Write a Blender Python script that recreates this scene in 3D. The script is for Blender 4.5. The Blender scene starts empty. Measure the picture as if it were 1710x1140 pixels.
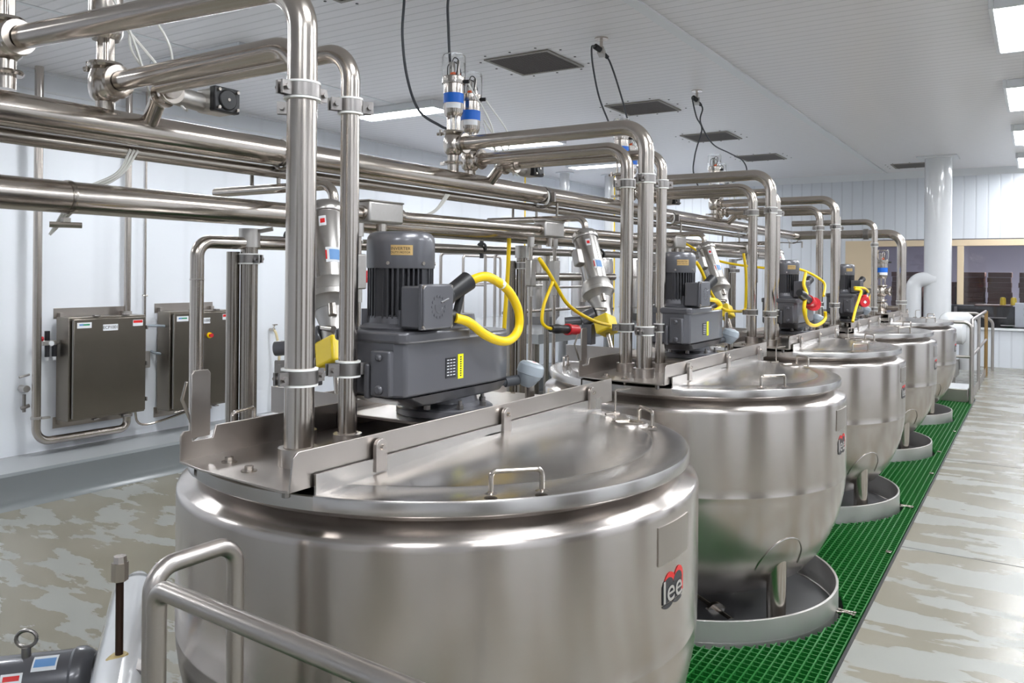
import bpy, bmesh, math, random
from mathutils import Vector, Matrix
random.seed(7)
PI = math.pi
S = bpy.context.scene
C = S.collection

# ------------------------------------------------------------------ camera, world, exposure
cd = bpy.data.cameras.new('camera'); cam = bpy.data.objects.new('camera', cd); C.objects.link(cam)
cam.location = (0, 0, 1.679)
cam.matrix_world = Matrix.Translation((0, 0, 1.679)) @ Matrix.Rotation(math.radians(32.76), 4, 'Z') @ Matrix.Rotation(PI/2, 4, 'X') @ Matrix.Rotation(math.radians(0.54), 4, 'Z')
cd.sensor_width = 36; cd.lens = 36*1364.3/1710; cd.shift_y = -114/1710
cd.clip_start = 0.05
S.camera = cam
w = bpy.data.worlds.new('world'); S.world = w; w.use_nodes = True
w.node_tree.nodes['Background'].inputs[0].default_value = (.8, .85, .95, 1)
w.node_tree.nodes['Background'].inputs[1].default_value = 0.3
S.view_settings.view_transform = 'Standard'; S.view_settings.look = 'None'
S.view_settings.exposure = 0.55; S.view_settings.gamma = 1; S.view_settings.use_curve_mapping = False
LAMP = 18.0            # brightness of the ceiling lamps' diffusers

# ------------------------------------------------------------------ materials
def mat(name, col, rough=.5, metal=0., **k):
    m = bpy.data.materials.new(name); m.use_nodes = True
    b = m.node_tree.nodes['Principled BSDF']
    b.inputs['Base Color'].default_value = (*col, 1); b.inputs['Roughness'].default_value = rough
    b.inputs['Metallic'].default_value = metal
    for a, v in k.items():
        b.inputs[a.replace('_', ' ')].default_value = v
    return m
def N(m, t, **k):
    n = m.node_tree.nodes.new(t)
    for a, v in k.items(): setattr(n, a, v)
    return n
def L(m, a, b): m.node_tree.links.new(a, b)
def ramp(m, fac, pts):
    r = N(m, 'ShaderNodeValToRGB'); e = r.color_ramp.elements
    while len(e) < len(pts): e.new(.5)
    for i, (p, c) in enumerate(pts):
        e[i].position = p; e[i].color = (*c, 1) if len(c) == 3 else c
    L(m, fac, r.inputs[0]); return r
def steel(name, col=(.60, .57, .54), r0=.2, r1=.34, scale=(40, 40, 2), bump=.02, ani=0., coord='Object'):
    m = mat(name, col, .3, 1.)
    b = m.node_tree.nodes['Principled BSDF']
    tc = N(m, 'ShaderNodeTexCoord'); mp = N(m, 'ShaderNodeMapping'); mp.inputs['Scale'].default_value = scale
    L(m, tc.outputs[coord], mp.inputs[0])
    no = N(m, 'ShaderNodeTexNoise'); no.inputs['Scale'].default_value = 3; no.inputs['Detail'].default_value = 6
    L(m, mp.outputs[0], no.inputs['Vector'])
    mr = N(m, 'ShaderNodeMapRange'); mr.inputs[1].default_value = .3; mr.inputs[2].default_value = .7
    mr.inputs[3].default_value = r0; mr.inputs[4].default_value = r1
    L(m, no.outputs[0], mr.inputs[0]); L(m, mr.outputs[0], b.inputs['Roughness'])
    n2 = N(m, 'ShaderNodeTexNoise'); n2.inputs['Scale'].default_value = 2.2; n2.inputs['Detail'].default_value = 5
    L(m, tc.outputs[coord], n2.inputs['Vector'])
    rp = ramp(m, n2.outputs[0], [(.3, tuple(c*.93 for c in col)), (.7, tuple(min(1, c*1.03) for c in col))])
    L(m, rp.outputs[0], b.inputs['Base Color'])
    if bump:
        bp = N(m, 'ShaderNodeBump'); bp.inputs['Strength'].default_value = bump; bp.inputs['Distance'].default_value = .01
        L(m, no.outputs[0], bp.inputs['Height']); L(m, bp.outputs[0], b.inputs['Normal'])
    if ani:
        b.inputs['Anisotropic'].default_value = ani; b.inputs['Anisotropic Rotation'].default_value = .25
        tg = N(m, 'ShaderNodeTangent'); tg.direction_type = 'RADIAL'; tg.axis = 'Z'
        L(m, tg.outputs[0], b.inputs['Tangent'])
    return m
M = {}
M['shell'] = steel('kettle_shell_steel', (.57, .525, .495), .24, .262, (3, 3, 90), 0, .8)
M['lid'] = steel('kettle_lid_steel', (.56, .535, .515), .235, .26, (6, 6, 6), 0)
M['plate'] = steel('folded_plate_steel', (.50, .46, .43), .29, .33, (4, 4, 50), 0)
M['tube'] = steel('tube_steel', (.55, .50, .455), .19, .225, (9, 9, 9), 0)
M['tubedk'] = steel('dull_tube_steel', (.38, .345, .31), .22, .25, (9, 9, 9), 0)
M['ring'] = steel('floor_ring_steel', (.66, .64, .62), .40, .46, (20, 20, 4), 0, .6)
M['rail'] = steel('satin_rail_steel', (.50, .465, .44), .28, .42, (60, 60, 60), .004)
M['cast'] = steel('cast_steel', (.52, .50, .48), .35, .5, (20, 20, 20), .01)
M['cab'] = steel('cabinet_steel', (.27, .24, .205), .285, .32, (30, 30, 1.5), 0)
M['clamp'] = steel('clamp_steel', (.34, .32, .31), .3, .45, (20, 20, 20), .006)
M['grey'] = mat('grey_machine_paint', (.115, .115, .128), .32, .35, Coat_Weight=.3)
M['greylt'] = mat('light_grey_plastic', (.30, .34, .38), .35)
M['black'] = mat('black_rubber', (.012, .012, .014), .45)
M['fin'] = mat('dark_fins', (.05, .05, .056), .38, .3)
M['white'] = mat('white_plastic', (.80, .80, .80), .4)
M['liner'] = mat('white_clamp_liner', (.88, .88, .86), .5)
M['yellow'] = mat('yellow_cable_jacket', (.88, .60, .0), .4)
M['guard'] = mat('yellow_guard_paint', (.85, .62, .02), .35)
M['red'] = mat('red_plastic', (.60, .02, .03), .35)
M['blue'] = mat('blue_tape', (.0, .13, .62), .5)
M['bluedk'] = mat('blue_plastic', (.01, .05, .3), .5)
M['orange'] = mat('orange_plastic', (.9, .13, .02), .4)
M['hose'] = mat('cream_rubber_hose', (.68, .58, .36), .5)
M['cable'] = mat('grey_cable_jacket', (.06, .065, .075), .5)
M['pvc'] = mat('milky_tubing', (.78, .78, .74), .3)
M['gold'] = mat('gold_label', (.62, .42, .18), .35, .6)
M['label'] = mat('white_label', (.78, .80, .83), .5)
M['yl'] = mat('yellow_label', (.85, .85, .0), .5)
M['ink'] = mat('black_ink', (.02, .02, .025), .5)
M['inkgrey'] = mat('charcoal_ink', (.028, .028, .034), .4)
M['inkred'] = mat('red_ink', (.70, .02, .02), .4)
M['inkblue'] = mat('blue_ink', (.15, .32, .62), .4)
M['inkgreen'] = mat('green_ink', (.02, .3, .16), .4)
M['beige'] = mat('beige_window_frame', (.72, .58, .40), .5)
M['rust'] = mat('rusty_pipe_steel', (.030, .012, .006), .45, .3)
M['insul'] = mat('white_insulation_jacket', (.72, .73, .75), .16, 0, Coat_Weight=.6)
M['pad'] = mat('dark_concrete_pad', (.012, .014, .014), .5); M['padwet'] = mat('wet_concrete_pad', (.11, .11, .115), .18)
M['green'] = mat('green_grating_fibreglass', (.008, .125, .018), .34)
M['brown'] = mat('brown_cardboard', (.16, .085, .07), .7)
M['dark'] = mat('dark_machine', (.02, .02, .024), .4)
M['vent'] = mat('vent_brown_grey', (.10, .085, .078), .6)
M['ventframe'] = mat('vent_frame', (.30, .28, .25), .5, .4)
g = M['clear'] = mat('clear_plastic', (1, 1, 1), .03, 0, Transmission_Weight=1.0, IOR=1.25)
g = M['glass'] = mat('window_glass', (.92, .93, .97), .02, 0, Transmission_Weight=1.0, IOR=1.45)
m = M['lamp'] = bpy.data.materials.new('lamp_diffuser'); m.use_nodes = True
b = m.node_tree.nodes['Principled BSDF']; b.inputs['Emission Color'].default_value = (.94, .97, 1, 1); b.inputs['Emission Strength'].default_value = LAMP
# brown end jacket with pitted stainless rust on the posts
m = M['rustpost'] = steel('rust_stained_steel', (.42, .27, .12), .35, .5, (8, 8, 8), .03)

# ribbed white insulated wall and ceiling panels
def panel(name, col, axis, pitch, seam, rough=.25, depth=.6, groove_tone=.8):
    m = mat(name, col, rough)
    b = m.node_tree.nodes['Principled BSDF']
    geo = N(m, 'ShaderNodeNewGeometry'); sp = N(m, 'ShaderNodeSeparateXYZ'); L(m, geo.outputs['Position'], sp.inputs[0])
    def groove(p, wd):
        a = N(m, 'ShaderNodeMath', operation='DIVIDE'); L(m, sp.outputs[axis], a.inputs[0]); a.inputs[1].default_value = p
        f = N(m, 'ShaderNodeMath', operation='FRACT'); L(m, a.outputs[0], f.inputs[0])
        c = N(m, 'ShaderNodeMath', operation='SUBTRACT'); L(m, f.outputs[0], c.inputs[0]); c.inputs[1].default_value = .5
        d = N(m, 'ShaderNodeMath', operation='ABSOLUTE'); L(m, c.outputs[0], d.inputs[0])
        e = N(m, 'ShaderNodeMapRange', interpolation_type='SMOOTHSTEP'); e.inputs[1].default_value = .5-wd; e.inputs[2].default_value = .5
        e.inputs[3].default_value = 1; e.inputs[4].default_value = 0
        L(m, d.outputs[0], e.inputs[0]); return e.outputs[0]
    g1 = groove(pitch, .12); g2 = groove(seam, .006)
    mu = N(m, 'ShaderNodeMath', operation='MINIMUM'); L(m, g1, mu.inputs[0]); L(m, g2, mu.inputs[1])
    bp = N(m, 'ShaderNodeBump'); bp.inputs['Strength'].default_value = depth; bp.inputs['Distance'].default_value = .004
    L(m, mu.outputs[0], bp.inputs['Height']); L(m, bp.outputs[0], b.inputs['Normal'])
    # colour darker in the grooves
    mx = N(m, 'ShaderNodeMix', data_type='RGBA'); mx.inputs[6].default_value = (*[c*groove_tone for c in col], 1); mx.inputs[7].default_value = (*col, 1)
    L(m, mu.outputs[0], mx.inputs[0]); L(m, mx.outputs[2], b.inputs['Base Color'])
    return m
M['wall'] = panel('white_wall_panels', (.83, .86, .91), 1, .57, 1.14, .2, .10, .965)
M['wallfar'] = panel('ribbed_far_wall', (.70, .73, .78), 0, .20, 1.2, .25, .6, .86)
M['ceil'] = panel('grooved_ceiling_panels', (.84, .825, .85), 1, .13, 1.04, .32, .6)
M['wplain'] = mat('white_trim', (.78, .80, .83), .3)
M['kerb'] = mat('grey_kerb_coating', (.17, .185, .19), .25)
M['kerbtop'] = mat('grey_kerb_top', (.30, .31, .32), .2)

# wet resin floor: puddles painted paler for the reflected ceiling, over sandy matt resin
def floor_mat():
    m = mat('wet_resin_floor', (.3, .3, .27), .3)
    b = m.node_tree.nodes['Principled BSDF']
    geo = N(m, 'ShaderNodeNewGeometry')
    mp = N(m, 'ShaderNodeMapping'); mp.inputs['Scale'].default_value = (.9, 2.3, 1); mp.inputs['Rotation'].default_value = (0, 0, .35)
    L(m, geo.outputs['Position'], mp.inputs[0])
    n = N(m, 'ShaderNodeTexNoise'); n.inputs['Scale'].default_value = 1.55; n.inputs['Detail'].default_value = 5; n.inputs['Roughness'].default_value = .55
    L(m, mp.outputs[0], n.inputs['Vector'])
    wet = ramp(m, n.outputs[0], [(.505, (0, 0, 0)), (.53, (1, 1, 1))])
    s = N(m, 'ShaderNodeTexNoise'); s.inputs['Scale'].default_value = 160; s.inputs['Detail'].default_value = 2
    L(m, geo.outputs['Position'], s.inputs['Vector'])
    big = N(m, 'ShaderNodeTexNoise'); big.inputs['Scale'].default_value = .7; L(m, geo.outputs['Position'], big.inputs['Vector'])
    dry = ramp(m, big.outputs[0], [(.3, (.195, .18, .137)), (.7, (.25, .232, .188))])
    wc = N(m, 'ShaderNodeMix', data_type='RGBA'); L(m, wet.outputs[0], wc.inputs[0]); L(m, dry.outputs[0], wc.inputs[6]); wc.inputs[7].default_value = (.268, .272, .25, 1)  # paler puddle colour imitates the ceiling's reflection
    L(m, wc.outputs[2], b.inputs['Base Color'])
    r = N(m, 'ShaderNodeMapRange'); L(m, wet.outputs[0], r.inputs[0]); r.inputs[3].default_value = .24; r.inputs[4].default_value = .34; b.inputs['Specular IOR Level'].default_value = .30
    L(m, r.outputs[0], b.inputs['Roughness'])
    bp = N(m, 'ShaderNodeBump'); bp.inputs['Strength'].default_value = .22; bp.inputs['Distance'].default_value = .002
    L(m, s.outputs[0], bp.inputs['Height']); L(m, bp.outputs[0], b.inputs['Normal'])
    return m
M['floor'] = floor_mat()
M['joint'] = mat('floor_joint_sealant', (.08, .08, .08), .5)

# ------------------------------------------------------------------ mesh helpers
def tag(o, label=None, cat=None, group=None, kind=None):
    if label: o['label'] = label
    if cat: o['category'] = cat
    if group: o['group'] = group
    if kind: o['kind'] = kind
    return o
def empty(name, loc=(0, 0, 0), rz=0, label=None, cat=None, group=None):
    o = bpy.data.objects.new(name, None); C.objects.link(o); o.location = loc; o.rotation_euler = (0, 0, rz)
    o.empty_display_size = .1
    return tag(o, label, cat, group)
class MB:
    def __init__(s): s.v = []; s.f = []; s.mi = []; s.m = 0
    def add(s, vs, fs):
        k = len(s.v); s.v += [tuple(v) for v in vs]
        for f in fs: s.f.append(tuple(i+k for i in f)); s.mi.append(s.m)
    def box(s, lo, hi, mx=None):
        (a, b, c), (d, e, f) = lo, hi
        vs = [(a, b, c), (d, b, c), (d, e, c), (a, e, c), (a, b, f), (d, b, f), (d, e, f), (a, e, f)]
        if mx is not None: vs = [mx @ Vector(v) for v in vs]
        s.add(vs, [(3, 2, 1, 0), (4, 5, 6, 7), (0, 1, 5, 4), (1, 2, 6, 5), (2, 3, 7, 6), (3, 0, 4, 7)]); return s
    def lathe(s, prof, seg=48, a0=0, a1=2*PI, mx=None, close=True):
        full = abs(a1-a0-2*PI) < 1e-6; n = seg if full else seg+1
        vs = []
        for i in range(n):
            a = a0+(a1-a0)*i/seg; c, q = math.cos(a), math.sin(a)
            for r, z in prof: vs.append((r*c, r*q, z))
        if mx is not None: vs = [mx @ Vector(v) for v in vs]
        p = len(prof); fs = []
        for i in range(seg):
            j = (i+1) % n
            for k in range(p-1):
                fs.append((i*p+k, j*p+k, j*p+k+1, i*p+k+1))
        s.add(vs, fs); return s
    def cyl(s, p0, p1, r0, r1=None, seg=20, caps=True):
        p0 = Vector(p0); p1 = Vector(p1); d = p1-p0; h = d.length
        mx = Matrix.Translation(p0) @ d.to_track_quat('Z', 'Y').to_matrix().to_4x4()
        r1 = r0 if r1 is None else r1
        pr = [(r0, 0), (r1, h)]
        if caps: pr = [(0.0001, 0)]+pr+[(0.0001, h)]
        return s.lathe(pr, seg, mx=mx)
    def turn(s, p0, p1, prof, seg=28):
        "prof: (radius, fraction of length) along p0->p1"
        p0 = Vector(p0); p1 = Vector(p1); d = p1-p0; h = d.length
        mx = Matrix.Translation(p0) @ d.to_track_quat('Z', 'Y').to_matrix().to_4x4()
        return s.lathe([(max(r, 1e-4), t*h) for r, t in prof], seg, mx=mx)
    def tube(s, pts, r, bend=0., seg=16, caps=True, nb=8):
        P = fillet([Vector(p) for p in pts], bend, nb); n = len(P)
        T = []
        for i in range(n):
            d = (P[min(i+1, n-1)]-P[max(i-1, 0)]); T.append(d.normalized())
        up = Vector((0, 0, 1)) if abs(T[0].z) < .9 else Vector((1, 0, 0))
        u = T[0].cross(up).normalized(); vs = []
        for i in range(n):
            u = (u-T[i]*u.dot(T[i])).normalized(); q = T[i].cross(u)
            for k in range(seg):
                a = 2*PI*k/seg; vs.append(P[i]+u*(math.cos(a)*r)+q*(math.sin(a)*r))
        fs = [(i*seg+k, i*seg+(k+1) % seg, (i+1)*seg+(k+1) % seg, (i+1)*seg+k) for i in range(n-1) for k in range(seg)]
        if caps: fs += [tuple(range(seg-1, -1, -1)), tuple((n-1)*seg+k for k in range(seg))]
        s.add(vs, fs); return s
    def prism(s, poly, h, mx=None):
        "poly in xy, extruded 0..h in z"
        n = len(poly); vs = [(x, y, 0) for x, y in poly]+[(x, y, h) for x, y in poly]
        if mx is not None: vs = [mx @ Vector(v) for v in vs]
        s.add(vs, [tuple(range(n-1, -1, -1)), tuple(range(n, 2*n))]+[(i, (i+1) % n, n+(i+1) % n, n+i) for i in range(n)]); return s
    def build(s, name, m, parent=None, ang=35, bevel=0, seg=2, label=None):
        me = bpy.data.meshes.new(name); me.from_pydata(s.v, [], s.f); me.update()
        bm = bmesh.new(); bm.from_mesh(me); bmesh.ops.recalc_face_normals(bm, faces=bm.faces); bm.to_mesh(me); bm.free()
        mats = m if isinstance(m, (list, tuple)) else [m]
        for q in mats: me.materials.append(q)
        if len(mats) > 1:
            for p, i in zip(me.polygons, s.mi): p.material_index = i
        me.polygons.foreach_set('use_smooth', [True]*len(me.polygons))
        me.set_sharp_from_angle(angle=math.radians(ang))
        o = bpy.data.objects.new(name, me); C.objects.link(o)
        if parent: o.parent = parent
        if bevel:
            b = o.modifiers.new('bevel', 'BEVEL'); b.width = bevel; b.segments = seg; b.limit_method = 'ANGLE'; b.angle_limit = math.radians(40)
            b.harden_normals = False
        if label: o['label'] = label
        return o
def fillet(P, r, nb=8):
    if r <= 0 or len(P) < 3: return P
    out = [P[0]]
    for i in range(1, len(P)-1):
        a = (P[i-1]-P[i]); b = (P[i+1]-P[i]); la, lb = a.length, b.length; a.normalize(); b.normalize()
        th = a.angle(b)
        if th > PI-.02: out.append(P[i]); continue
        d = min(r/math.tan(th/2), la*.49, lb*.49); rr = d*math.tan(th/2)
        c = P[i]+(a+b).normalized()*(rr/math.sin(th/2)); s0 = P[i]+a*d; s1 = P[i]+b*d
        v0 = s0-c; v1 = s1-c; w = v0.angle(v1)
        for k in range(nb+1):
            t = k/nb; out.append(c+(v0*math.sin((1-t)*w)+v1*math.sin(t*w))/math.sin(w))
    out.append(P[-1]); return out
def spline(pts, n=10):
    "smooth curve through points (Catmull-Rom)"
    P = [Vector(p) for p in pts]; P = [P[0]*2-P[1]]+P+[P[-1]*2-P[-2]]; out = []
    for i in range(1, len(P)-2):
        a, b, c, d = P[i-1:i+3]
        for k in range(n):
            t = k/n
            out.append(.5*((2*b)+(c-a)*t+(2*a-5*b+4*c-d)*t*t+(3*b-a-3*c+d)*t**3))
    out.append(P[-2]); return out
def R(ax, deg): return Matrix.Rotation(math.radians(deg), 4, ax)
def T(*v): return Matrix.Translation(v)
def copy_tree(o, parent=None):
    c = o.copy(); C.objects.link(c)
    if parent: c.parent = parent
    for ch in list(o.children): copy_tree(ch, c)
    return c
def struct(name, lo, hi, m, bevel=0):
    o = MB().box(lo, hi).build(name, m, bevel=bevel); o['kind'] = 'structure'; return o
def text(name, body, size, m, mx, parent, depth=.0008, bend=None):
    cu = bpy.data.curves.new(name, 'FONT'); cu.body = body; cu.size = size; cu.extrude = depth; cu.align_x = 'CENTER'; cu.align_y = 'CENTER'
    to = bpy.data.objects.new('lettering', cu); C.objects.link(to)
    dg = bpy.context.evaluated_depsgraph_get(); me = bpy.data.meshes.new_from_object(to.evaluated_get(dg))
    bpy.data.objects.remove(to)
    for v in me.vertices:
        v.co = bend(v.co) if bend else mx @ v.co
    me.materials.clear(); me.materials.append(m)
    o = bpy.data.objects.new(name, me); C.objects.link(o); o.parent = parent; return o
ORD = ['nearest', 'second', 'third', 'fourth', 'fifth']
DY = 2.214
CX, CY = -1.604, 2.099

# ------------------------------------------------------------------ the room
ZC = 3.75; XL = -8.8; YF = 17.8; XR = 3.6; YB = -4.2; ZL = -.6
o = MB(); o.box((XL-.2, YB, ZC), (XR, YF, ZC+.15)); o = o.build('ceiling', M['ceil']); o['kind'] = 'structure'
struct('wall_left', (XL-.2, YB, ZL), (XL, YF, ZC), M['wall'])
struct('wall_right', (XR, YB, 0), (XR+.2, YF, ZC), M['wall'])
struct('wall_back', (XL, YB-.2, ZL), (XR, YB, ZC), M['wallfar'])
WX0 = -2.75
mb = MB()      # far wall with the window opening
mb.box((XL, YF, ZL), (-3.35, YF+.2, ZC)); mb.box((-3.35, YF, 2.42), (XR, YF+.2, ZC)); mb.box((-3.35, YF, 0), (XR, YF+.2, .72))
mb.box((-3.35, YF, .72), (WX0, YF+.06, 2.42)); mb.box((2.6, YF, .72), (XR, YF+.2, 2.42))
o = mb.build('wall_far', M['wallfar']); o['kind'] = 'structure'
o = MB().box((-3.32, YF-.015, .74), (WX0, YF, 2.40)).build('trim_1', M['beige']); o['kind'] = 'structure'
# window: beige frame, mullions, panes
o = MB().box((WX0, YF-.03, 2.28), (2.6, YF+.05, 2.40)).box((-1.30, YF-.03, 1.16), (-1.19, YF+.05, 2.28)).box((.75, YF-.03, .74), (.86, YF+.05, 2.28)).build('window_1', M['beige'], bevel=.006); o['kind'] = 'structure'
pane = MB().box((WX0, YF+.07, .72), (2.6, YF+.078, 2.40)).build('window_pane', M['glass'], o)
MB().box((WX0-.05, YF-.05, .70), (2.62, YF+.05, .735)).build('window_sill', M['wplain'], o)
# cove trim along the ceiling on the far wall and the left wall, kerb
mb = MB(); mb.prism([(0, 0), (0, -.13), (-.10, 0)], XR-XL, T(XL, YF, ZC) @ Matrix(((0, 0, 1, 0), (1, 0, 0, 0), (0, 1, 0, 0), (0, 0, 0, 1))))
o = mb.build('trim_2', M['wplain']); o['kind'] = 'structure'
mb = MB(); mb.box((XL, YB, ZC-.03), (XL+.03, YF, ZC)); mb.box((XL, YB, ZC-.22), (XL+.012, YF, ZC-.20)); o = mb.build('trim_3', M['wplain']); o['kind'] = 'structure'
# wide sloping-topped kerb at the foot of the left wall
pf = [(XL, ZL), (-8.10, ZL), (-8.14, ZL+.03), (-8.17, ZL+.09), (-8.2, ZL+.30), (-8.23, ZL+.325), (XL, ZL+.36)]
vs = [(x, YB, z) for x, z in pf]+[(x, YF, z) for x, z in pf]; n = len(pf)
mb = MB(); mb.add(vs, [(i, (i+1) % n, n+(i+1) % n, n+i) for i in range(n)]+[tuple(range(n)), tuple(range(2*n-1, n-1, -1))])
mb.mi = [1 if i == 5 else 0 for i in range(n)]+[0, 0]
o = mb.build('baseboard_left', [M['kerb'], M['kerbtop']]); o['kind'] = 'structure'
# floors: the lower left aisle, the right aisle, the drain trough under the grating
mb = MB(); mb.box((XL, YB, ZL-.2), (-2.5, YF, ZL)); mb.box((-.70, YB, -.3), (XR, YF, 0)); mb.box((-2.5, 13.05, -.3), (-.70, YF, 0))
mb.box((-2.5, YB, -.3), (-.70, .6, 0))
o = mb.build('floor', M['floor']); o['kind'] = 'structure'
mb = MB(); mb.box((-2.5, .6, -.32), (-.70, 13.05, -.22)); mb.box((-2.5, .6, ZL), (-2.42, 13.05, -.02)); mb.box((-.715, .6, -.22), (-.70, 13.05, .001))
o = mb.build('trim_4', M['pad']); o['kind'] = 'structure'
mb = MB()
for y in (5.6, 8.5, 11.4): mb.box((-.70, y, 0), (XR, y+.008, .0012))
mb.box((XL+.7, 1.15, ZL), (-2.5, 1.16, ZL+.0012))
o = mb.build('trim_5', M['joint']); o['kind'] = 'structure'
mb = MB()      # long joint cover strip under the ceiling
mb.box((-2.66, YB, ZC-.004), (-2.545, YF, ZC)); mb.box((-2.56, YB, ZC-.02), (-2.535, YF, ZC-.004))
o = mb.build('trim_6', M['wplain']); o['kind'] = 'structure'
mb = MB(); mb.box((-6.72, YB, ZC-.004), (-6.66, YF, ZC)); o = mb.build('trim_7', M['wplain']); o['kind'] = 'structure'

# dark panels added out of view, so the kettles reflect dark vertical bands
for i, (a, b) in enumerate([((XR-.03, 1.2, 0), (XR, 2.6, 2.4)), ((XR-.03, 4.6, 0), (XR, 5.5, 2.2)), ((-.4, YB, 0), (1.0, YB+.03, 2.5)), ((XR-.03, -2.6, 0), (XR, -1.0, 2.6)), ((XR-.03, 8.2, 0), (XR, 9.6, 2.4)), ((XR-.03, 12.4, 0), (XR, 13.4, 2.2))]):
    struct('reflection_panel_%d' % (i+1), a, b, M['vent'])

# ------------------------------------------------------------------ ceiling lamps
def lamp(x0, x1, y0, y1, label, group, m=None):
    cx, cy = (x0+x1)/2, (y0+y1)/2; t = empty('ceiling_light', (cx, cy, ZC), 0, label, 'ceiling light', group)
    a, b_ = (x1-x0)/2, (y1-y0)/2
    mb = MB(); e = .035
    mb.box((-a-e, -b_-e, -.09), (-a, b_+e, 0)); mb.box((a, -b_-e, -.09), (a+e, b_+e, 0)); mb.box((-a, -b_-e, -.09), (a, -b_, 0)); mb.box((-a, b_, -.09), (a, b_+e, 0))
    mb.build('lamp_frame', M['wplain'], t, bevel=.006)
    MB().box((-a, -b_, -.078), (a, b_, -.06)).build('lamp_diffuser', m or M['lamp'], t)
    return t
for i, y in enumerate([-2.0, 1.0, 4.0, 7.0, 10.0, 12.97, 15.93]):
    lamp(-.29, .36, y, y+1.40, 'white square-ended ceiling lamp on the right, %s' % ['behind the camera', 'above the camera', 'outside the upper right corner', 'largest, in the upper right corner', 'second down the right edge', 'third down the right edge', 'smallest, above the far window'][i], 'ceiling lamps on the right')
for i, y in enumerate([-1.0, 3.2, 7.4, 11.6]):  # extra row out of view, added for more even light and kettle reflections
    lamp(1.9, 2.5, y, y+1.40, 'added fill lamp above the right aisle, out of view, %s' % ['behind', 'beside the camera', 'farther on', 'farthest'][i], 'added fill lamps by the right wall')
lamp_left = M['lamp'].copy(); lamp_left.node_tree.nodes['Principled BSDF'].inputs['Emission Strength'].default_value = LAMP*2.1
for i, y in enumerate([-1.2, 1.75, 4.90, 7.72, 10.6, 13.4, 16.2]):
    lamp(-7.40, -6.12, y, y+.33, 'long left-side ceiling lamp, %s' % ['behind the camera', 'nearest the camera', 'partly behind the two upper pipe arms of the nearest kettle', 'left of the blue-taped valves', 'in the far left area', 'just under the second kettle pipe arms', 'farthest, beside the third kettle pipe arms'][i], 'ceiling lamps on the left', lamp_left)

# ------------------------------------------------------------------ ceiling vents and cable anchors
for i, (x, y) in enumerate([(-4.16, 4.2), (-4.18, 6.87), (-4.14, 9.41), (-4.13, 11.9), (-4.1, 14.4), (-1.97, 16.75)]):
    t = empty('ceiling_vent', (x, y, ZC), 0, 'square brown-grey ceiling vent, %s' % ['cut by the top edge of the picture', 'largest, right of the blue-taped valves', 'second, above the second kettle pipe arms', 'third, crossed by looping cables', 'fourth, low over the third kettle pipe arms', 'stained, beside the white column'][i], 'vent', 'ceiling vents')
    mb = MB(); a = .36 if i < 5 else .33
    mb.box((-a, -a, -.012), (a, -a+.035, 0)).box((-a, a-.035, -.012), (a, a, 0)).box((-a, -a+.035, -.012), (-a+.035, a-.035, 0)).box((a-.035, -a+.035, -.012), (a, a-.035, 0))
    mb.build('vent_frame', M['ventframe'], t, bevel=.002)
    mb = MB(); mb.box((-a+.035, -a+.035, -.006), (a-.035, a-.035, 0))
    for k in range(22):
        q = -a+.05+k*(2*a-.1)/21; mb.box((q-.004, -a+.035, -.009), (q+.004, a-.035, -.006))
    mb.build('vent_grille', M['vent'], t)
    mb = MB()
    for k in range(3):
        for s in (-1, 1):
            q = (-.28, 0, .28)[k]
            mb.cyl((q, s*(a+.09), -.004), (q, s*(a+.09), 0), .012, seg=8); mb.cyl((s*(a+.09), q, -.004), (s*(a+.09), q, 0), .012, seg=8)
    mb.build('vent_screws', M['dark'], t)
AN = [(-3.24, 4.1), (-3.24, 6.45), (-3.235, 8.83)]
for i, (x, y) in enumerate(AN):
    t = empty('cable_hanger', (x, y, ZC), 0, 'small steel box on a stem under the ceiling, %s' % ['above the picture edge', 'between the two largest vents', 'above the two smallest vents'][i], 'cable hanger', 'cable hangers under the ceiling')
    MB().cyl((0, 0, -.012), (0, 0, 0), .06).cyl((0, 0, -.09), (0, 0, -.012), .014).build('stem', M['tube'], t)
    MB().box((-.03, -.07, -.15), (.03, .08, -.09), R('Z', 20)).build('junction_box', M['cast'], t, bevel=.006)
    MB().cyl((0.0, -.12, -.10), (.02, -.06, -.12), .025).build('cable_gland', M['black'], t); MB().cyl((0, .07, -.13), (0, .12, -.14), .018).build('cable_gland', M['black'], t)
def cable(name, pts, r, m, label, cat='cable', group=None, seg=10, bands=None):
    o = MB().tube(spline(pts), r, seg=seg).build(name, m); tag(o, label, cat, group)
    return o
cable('hanging_cable', [(-3.24, 4.0, 3.64), (-3.2, 3.75, 3.5), (-3.0, 3.518, 3.205), (-3.0, 3.506, 3.0), (-3.0, 3.551, 2.775), (-3.0, 3.659, 2.608), (-2.92, 3.75, 2.53), (-2.85, 3.75, 2.50)], .008, M['cable'], 'dark cable drooping from the ceiling to the neck of the front blue-taped valve')
cable('hanging_cable', [(-3.24, 4.2, 3.62), (-3.1, 4.1, 3.5), (-2.9, 3.79, 3.254), (-2.86, 3.745, 3.08), (-2.84, 3.735, 2.9), (-2.81, 3.72, 2.84)], .008, M['cable'], 'dark cable dropping straight into the clear cap of the front blue-taped valve')
cable('hanging_cable', [(-3.24, 6.33, 3.65), (-3.2, 6.19, 3.6), (-3.2, 6.215, 3.45), (-3.2, 6.332, 3.217), (-3.2, 6.511, 3.039), (-3.1, 6.6, 2.75), (-2.9, 6.1, 2.62)], .008, M['cable'], 'left of the two dark cables below the middle ceiling hanger')
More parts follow.
